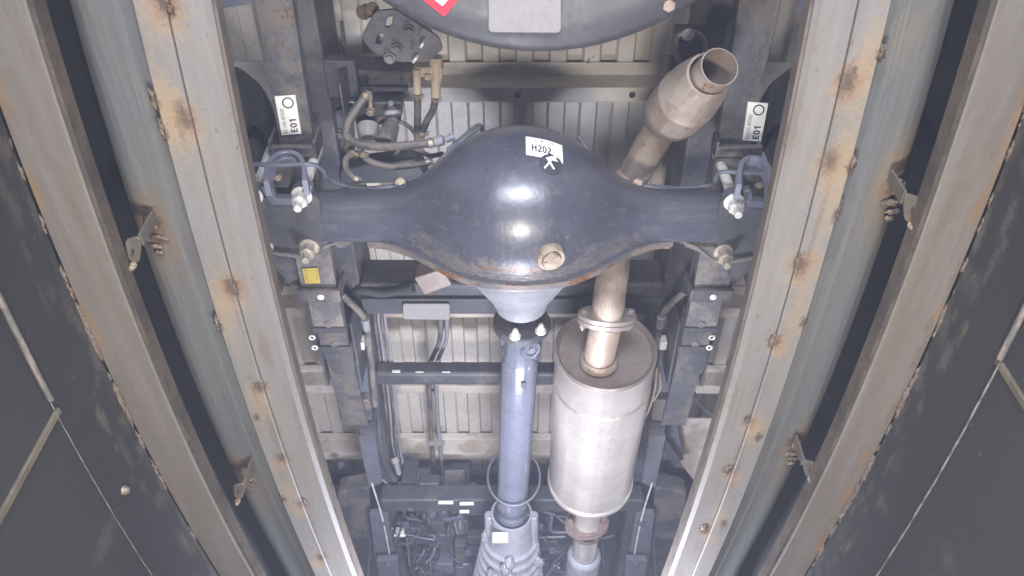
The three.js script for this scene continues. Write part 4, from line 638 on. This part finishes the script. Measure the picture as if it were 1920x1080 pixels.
// --- fuel valve, filter and hoses at the left of the axle
{
  const h = 1.46, vb = H(802, 143, h);
  const vl = obj('fuel_valve', [flat(pxz([[776, 130], [828, 128], [828, 140], [824, 160], [810, 160], [808, 145], [776, 143]], h), h, 0.03, { round: 0.004, bevel: 0.002 })], M.beige, truck);
  obj('valve_post', [rod(H(781, 129, h), H(783, 175, h), 0.008), rod(H(818, 105, h + 0.01), H(817, 182, h), 0.0095)], M.beige, vl);
  obj('valve_cap', [rod(H(817, 106, h), H(817, 122, h), 0.013), bar(vb.x - 0.006, vb.x + 0.006, h - 0.006, h, vb.z - 0.006, vb.z + 0.006, 0.002)], M.beige, vl);
  obj('valve_link', [pipe([H(812, 100, 1.45), H(820, 92, 1.44), H(822, 80, 1.44), H(817, 76, 1.44)], 0.0045, 20, 8)], M.rustyZinc, vl);
  for (const [name, pts, r] of [
    ['hose', [[783, 176, 1.46], [783, 210, 1.48], [783, 250, 1.49], [786, 268, 1.49]], 0.0072], ['hose', [[817, 182, 1.46], [812, 205, 1.48], [800, 228, 1.49], [790, 255, 1.49]], 0.0072],
    ['hose', [[692, 172, 1.47], [672, 198, 1.45], [652, 232, 1.43], [650, 254, 1.42], [668, 268, 1.41], [715, 275, 1.40], [770, 272, 1.40], [826, 266, 1.41]], 0.0085],
    ['hose', [[676, 284, 1.40], [690, 300, 1.40], [730, 312, 1.40], [770, 310, 1.41], [812, 302, 1.42]], 0.0065],
    ['hose', [[662, 286, 1.42], [648, 300, 1.40], [652, 322, 1.38], [672, 340, 1.37]], 0.0065],
    ['hose', [[655, 262, 1.44], [652, 280, 1.44], [664, 290, 1.43]], 0.008],
    ['hose', [[700, 236, 1.50], [716, 222, 1.50], [745, 226, 1.49], [770, 240, 1.49], [784, 262, 1.49]], 0.0045],
    ['wire', [[668, 120, 1.55], [672, 170, 1.54], [664, 210, 1.53], [676, 250, 1.52], [668, 300, 1.52]], 0.003],
    ['wire', [[640, 40, 1.58], [646, 110, 1.57], [640, 180, 1.56], [650, 260, 1.55], [646, 330, 1.54]], 0.0035],
    ['hose', [[740, 290, 1.46], [756, 276, 1.47], [786, 282, 1.47], [806, 292, 1.45], [830, 288, 1.44]], 0.005],
    ['brake_line', [[836, 292, 1.44], [846, 276, 1.43], [866, 258, 1.43], [884, 246, 1.44], [902, 236, 1.45]], 0.004],
  ]) {
    const P = pts.map((p) => H(...p)), h = obj(name, [pipe(P, r, 50, 12)], M.hose, truck), c = new THREE.CatmullRomCurve3(P, false, 'centripetal');
    if (r > 0.006) for (const t of [0.04, 0.93]) { const d = c.getTangentAt(t); obj('hose_clip', [lath(c.getPointAt(t).addScaledVector(d, -0.004), d, [[r, 0], [r + 0.0016, 0], [r + 0.0016, 0.008], [r, 0.008]], 20), bar(-0.003, 0.003, -0.003, 0.003, 0, 0.008, 0.001).translate(...c.getPointAt(t).add(V(r + 0.003, -0.002, -0.004)).toArray())], M.rustyZinc, h); }
  }
  const ft = obj('fuel_filter', [rod(H(735, 232, 1.47), H(722, 268, 1.43), 0.016, 0.022), rod(H(735, 200, 1.49), H(735, 232, 1.47), 0.009, 0.014)], M.hose, truck);
  obj('filter_head', [rod(H(735, 207, 1.475), H(736, 216, 1.47), 0.018), rod(H(733, 190, 1.49), H(733, 200, 1.49), 0.006)], M.cast, ft);
  const pb = obj('pump_bracket', [flat(pxz([[668, 196], [752, 194], [748, 232], [672, 234]], 1.50), 1.50, 0.06, { round: 0.006, bevel: 0.003 })], M.dark, truck);
  obj('cup', [rod(H(690, 236, 1.48), H(690, 262, 1.45), 0.024, 0.019)], M.plastic, pb);
  obj('stud', [rod(H(694, 172, 1.48), H(695, 205, 1.475), 0.005), hexNut(H(695, 206, 1.475), V(0, -1, -0.3), 0.014, 0.007, 0.009)], M.rustyZinc, pb);
  obj('fitting', [rod(H(816, 266, 1.41), H(832, 262, 1.41), 0.0105), rod(H(836, 262, 1.415), H(852, 256, 1.42), 0.007), rod(H(840, 284, 1.41), H(862, 270, 1.42), 0.008), rod(H(846, 248, 1.43), H(848, 262, 1.42), 0.005)], M.cast, truck);
  obj('hose', [pipe([H(858, 268, 1.42), H(880, 248, 1.45), H(900, 236, 1.47), H(905, 252, 1.47), H(890, 262, 1.46), H(872, 264, 1.45)], 0.0055, 40, 10)], M.hose, truck);
  obj('lower_casing', [flat(pxz([[640, 318], [780, 300], [800, 340], [640, 344]], 1.50), 1.50, 0.05, { round: 0.01, bevel: 0.003 })], M.dark, truck);
  const tb = obj('side_bracket', [flat(pxz([[612, 215], [660, 200], [664, 330], [620, 330]], 1.54), 1.54, 0.02, { round: 0.008 })], M.dark, truck);
  obj('bolt', [hexNut(H(636, 250, 1.54), V(0, -1, 0), 0.014, 0.006, 0.012)], M.darkDusty, tb);
}
// --- sensor box and plate on the middle cross member, pipes along the floor
{
  const bx = obj('sensor_box', [flat(pxz([[778, 522], [828, 506], [846, 534], [796, 552]], 1.455), 1.455, 0.05, { round: 0.004, bevel: 0.002 })], M.mufflerEnd, truck);
  obj('connector', [rod(H(775, 540, 1.48), H(752, 545, 1.485), 0.013), pipe([H(752, 545, 1.485), H(715, 550, 1.49), H(680, 545, 1.50), H(660, 548, 1.52)], 0.011, 30, 12)], M.dark, bx);
  obj('blank_plate', [flat(pxz([[756, 569], [842, 569], [843, 598], [757, 597]], 1.482), 1.479, 0.005, { round: 0.006 })], M.plastic, truck);
  obj('fuel_pipe', [pipe([[826, 590, 1.56], [824, 640, 1.60], [806, 684, 1.62], [805, 720, 1.63], [808, 800, 1.66], [812, 860, 1.66], [815, 900, 1.66]].map((p) => H(...p)), 0.007, 70, 10)], M.hose, truck);
  const fp2 = obj('fuel_pipe', [pipe([[838, 590, 1.56], [836, 640, 1.60], [818, 684, 1.62], [818, 720, 1.63], [822, 800, 1.66], [828, 860, 1.66], [831, 900, 1.66]].map((p) => H(...p)), 0.006, 70, 10)], M.cast, truck);
  const cl = H(818, 832, 1.652); obj('pipe_clip', [bar(cl.x - 0.024, cl.x + 0.026, cl.y - 0.004, cl.y + 0.01, cl.z - 0.008, cl.z + 0.008, 0.002)], M.plastic, fp2);
  for (let i = 0; i < 4; i++) { const o = i * 9; obj('brake_line', [pipe([[703 + o * 0.7, 575, 1.52], [703 + o * 0.7, 600, 1.52], [708 + o * 0.8, 640, 1.54], [716 + o * 0.8, 700, 1.56], [724 + o * 0.8, 770, 1.57], [731 + o * 0.7, 840, 1.58], [742 + o * 0.6, 880, 1.58]].map((p) => H(...p)), 0.0038, 60, 8)], i % 2 ? M.cast : M.hose, truck); }
  const hs = obj('wiring_loom', [pipe([[700, 700, 1.48], [706, 760, 1.49], [712, 820, 1.50], [722, 870, 1.50], [740, 900, 1.50]].map((p) => H(...p)), 0.010, 40, 10)], M.dark, truck);
  obj('connector', [rod(H(742, 866, 1.49), H(748, 888, 1.49), 0.008), rod(H(738, 858, 1.50), H(743, 868, 1.49), 0.011)], M.plastic, hs);
  obj('wire_end', [pipe([[716, 898, 1.5], [735, 915, 1.5], [752, 930, 1.48], [768, 944, 1.46]].map((p) => H(...p)), 0.0035, 20, 8), rod(H(756, 930, 1.48), H(766, 941, 1.47), 0.0065)], M.plastic, hs);
  obj('torn_strip', [pipe([[745, 905, 1.52], [770, 911, 1.52], [800, 910, 1.52], [826, 908, 1.52]].map((p) => H(...p)), 0.005, 20, 6)], M.plastic, truck);
  // right-hand wire and stay
  obj('wire', [pipe([[1268, 752, 1.52], [1276, 724, 1.56], [1286, 714, 1.58], [1298, 730, 1.58], [1312, 758, 1.56], [1328, 772, 1.55], [1336, 778, 1.54]].map((p) => H(...p)), 0.0055, 50, 10)], M.dark, truck);
  obj('stay_plate', [flat(pxz([[1228, 800], [1268, 790], [1282, 862], [1262, 868]], 1.56), 1.56, 0.006)], M.bluePaint, truck);
  obj('stay_plate', [flat(pxz([[1240, 786], [1335, 786], [1300, 900], [1278, 870]], 1.60), 1.60, 0.006)], M.bedDirty, truck);
  obj('stay_rod', [rod(H(1228, 806, 1.52), H(1272, 872, 1.52), 0.012)], M.dark, truck);
}
// --- floor of the cab in front of the cargo floor, with its dark mechanical clutter
{
  const cab = obj('cab_floor', [bar(-0.8, 0.8, 1.62, 1.65, -4.4, -2.42, 0.004), bar(-0.8, 0.8, 1.60, 1.735, -2.40, -2.36, 0.006), bar(-0.8, 0.8, 1.66, 1.72, -2.62, -2.36, 0.006)], M.dark, truck);
  const mem = obj('gearbox_cross_member', [bar(-0.40, 0.40, 1.43, 1.49, H(960, 950, 1.45).z, H(960, 928, 1.45).z, 0.008)], M.dark, truck);
  for (const [a, b, c, e] of [[822, 942, 850, 942], [862, 944, 888, 944], [862, 959, 880, 959], [1120, 946, 1166, 944]]) obj('stud', [rod(H(a, b, 1.42), H(c, e, 1.42), 0.006)], M.zinc, mem);
  for (const [a, b] of [[760, 983], [810, 962], [832, 956], [770, 950], [1012, 986], [1035, 1030], [878, 1035]]) obj('bolt', [hexNut(H(a, b, 1.44), V(0, -1, 0.1), 0.016, 0.008, 0.012)], M.shaft, mem);
  const links = [[[752, 1000], [800, 1010], [815, 1012]], [[763, 1012], [766, 1035], [768, 1058]], [[815, 1030], [808, 1046], [800, 1054]], [[818, 1005], [822, 1016], [818, 1024]], [[860, 975], [862, 962], [862, 990]], [[1035, 966], [1035, 996], [1066, 998]], [[1036, 966], [1066, 970]], [[1005, 1008], [1060, 1006]], [[1118, 1012], [1150, 1004]], [[1130, 1016], [1132, 1062]], [[830, 974], [858, 970]], [[868, 1058], [878, 1058]], [[795, 1032], [790, 1042]], [[900, 930], [870, 935], [820, 928]]];
  for (const l of links) obj('linkage', [pipe(l.map(([a, b]) => H(a, b, 1.46)), rr(0.003, 0.0055), 24, 8)], [M.shaft, M.bluePaint, M.cast][Math.floor(rnd() * 3)], cab);
  for (let i = 0; i < 34; i++) { const l = []; let a = rr(735, 900), b = rr(915, 1080); if (a > 860) a += 160; for (let k = 0; k < 4; k++) { l.push(H(a, b, rr(1.42, 1.5))); a += rr(-22, 26); b += rr(-4, 30); } obj('linkage', [pipe(l, rr(0.0016, 0.005), 20, 7)], [M.dark, M.bluePaint, M.hose, M.shaft][i % 4], cab); }
  for (let i = 0; i < 70; i++) { const a = rr(735, 930), b = rr(905, 1090), p = H(a < 900 ? a : a + 130, b, rr(1.46, 1.58)); obj('casing', [bar(p.x - rr(0.01, 0.05), p.x + rr(0.01, 0.05), p.y, p.y + rr(0.02, 0.1), p.z - rr(0.01, 0.05), p.z + rr(0.01, 0.05), 0.006)], [M.dark, M.darkDusty, M.bluePaint][i % 3 === 2 ? (i % 2 ? 1 : 2) : 0], cab); }
  const cp = H(750, 1002, 1.44); obj('shift_clamp', [bar(cp.x - 0.014, cp.x + 0.014, cp.y, cp.y + 0.02, cp.z - 0.012, cp.z + 0.012, 0.003), rod(cp.clone().add(V(-0.018, -0.004, 0)), cp.clone().add(V(0.018, -0.004, 0)), 0.005)], M.zinc, cab);
}

renderer.render(scene, camera);
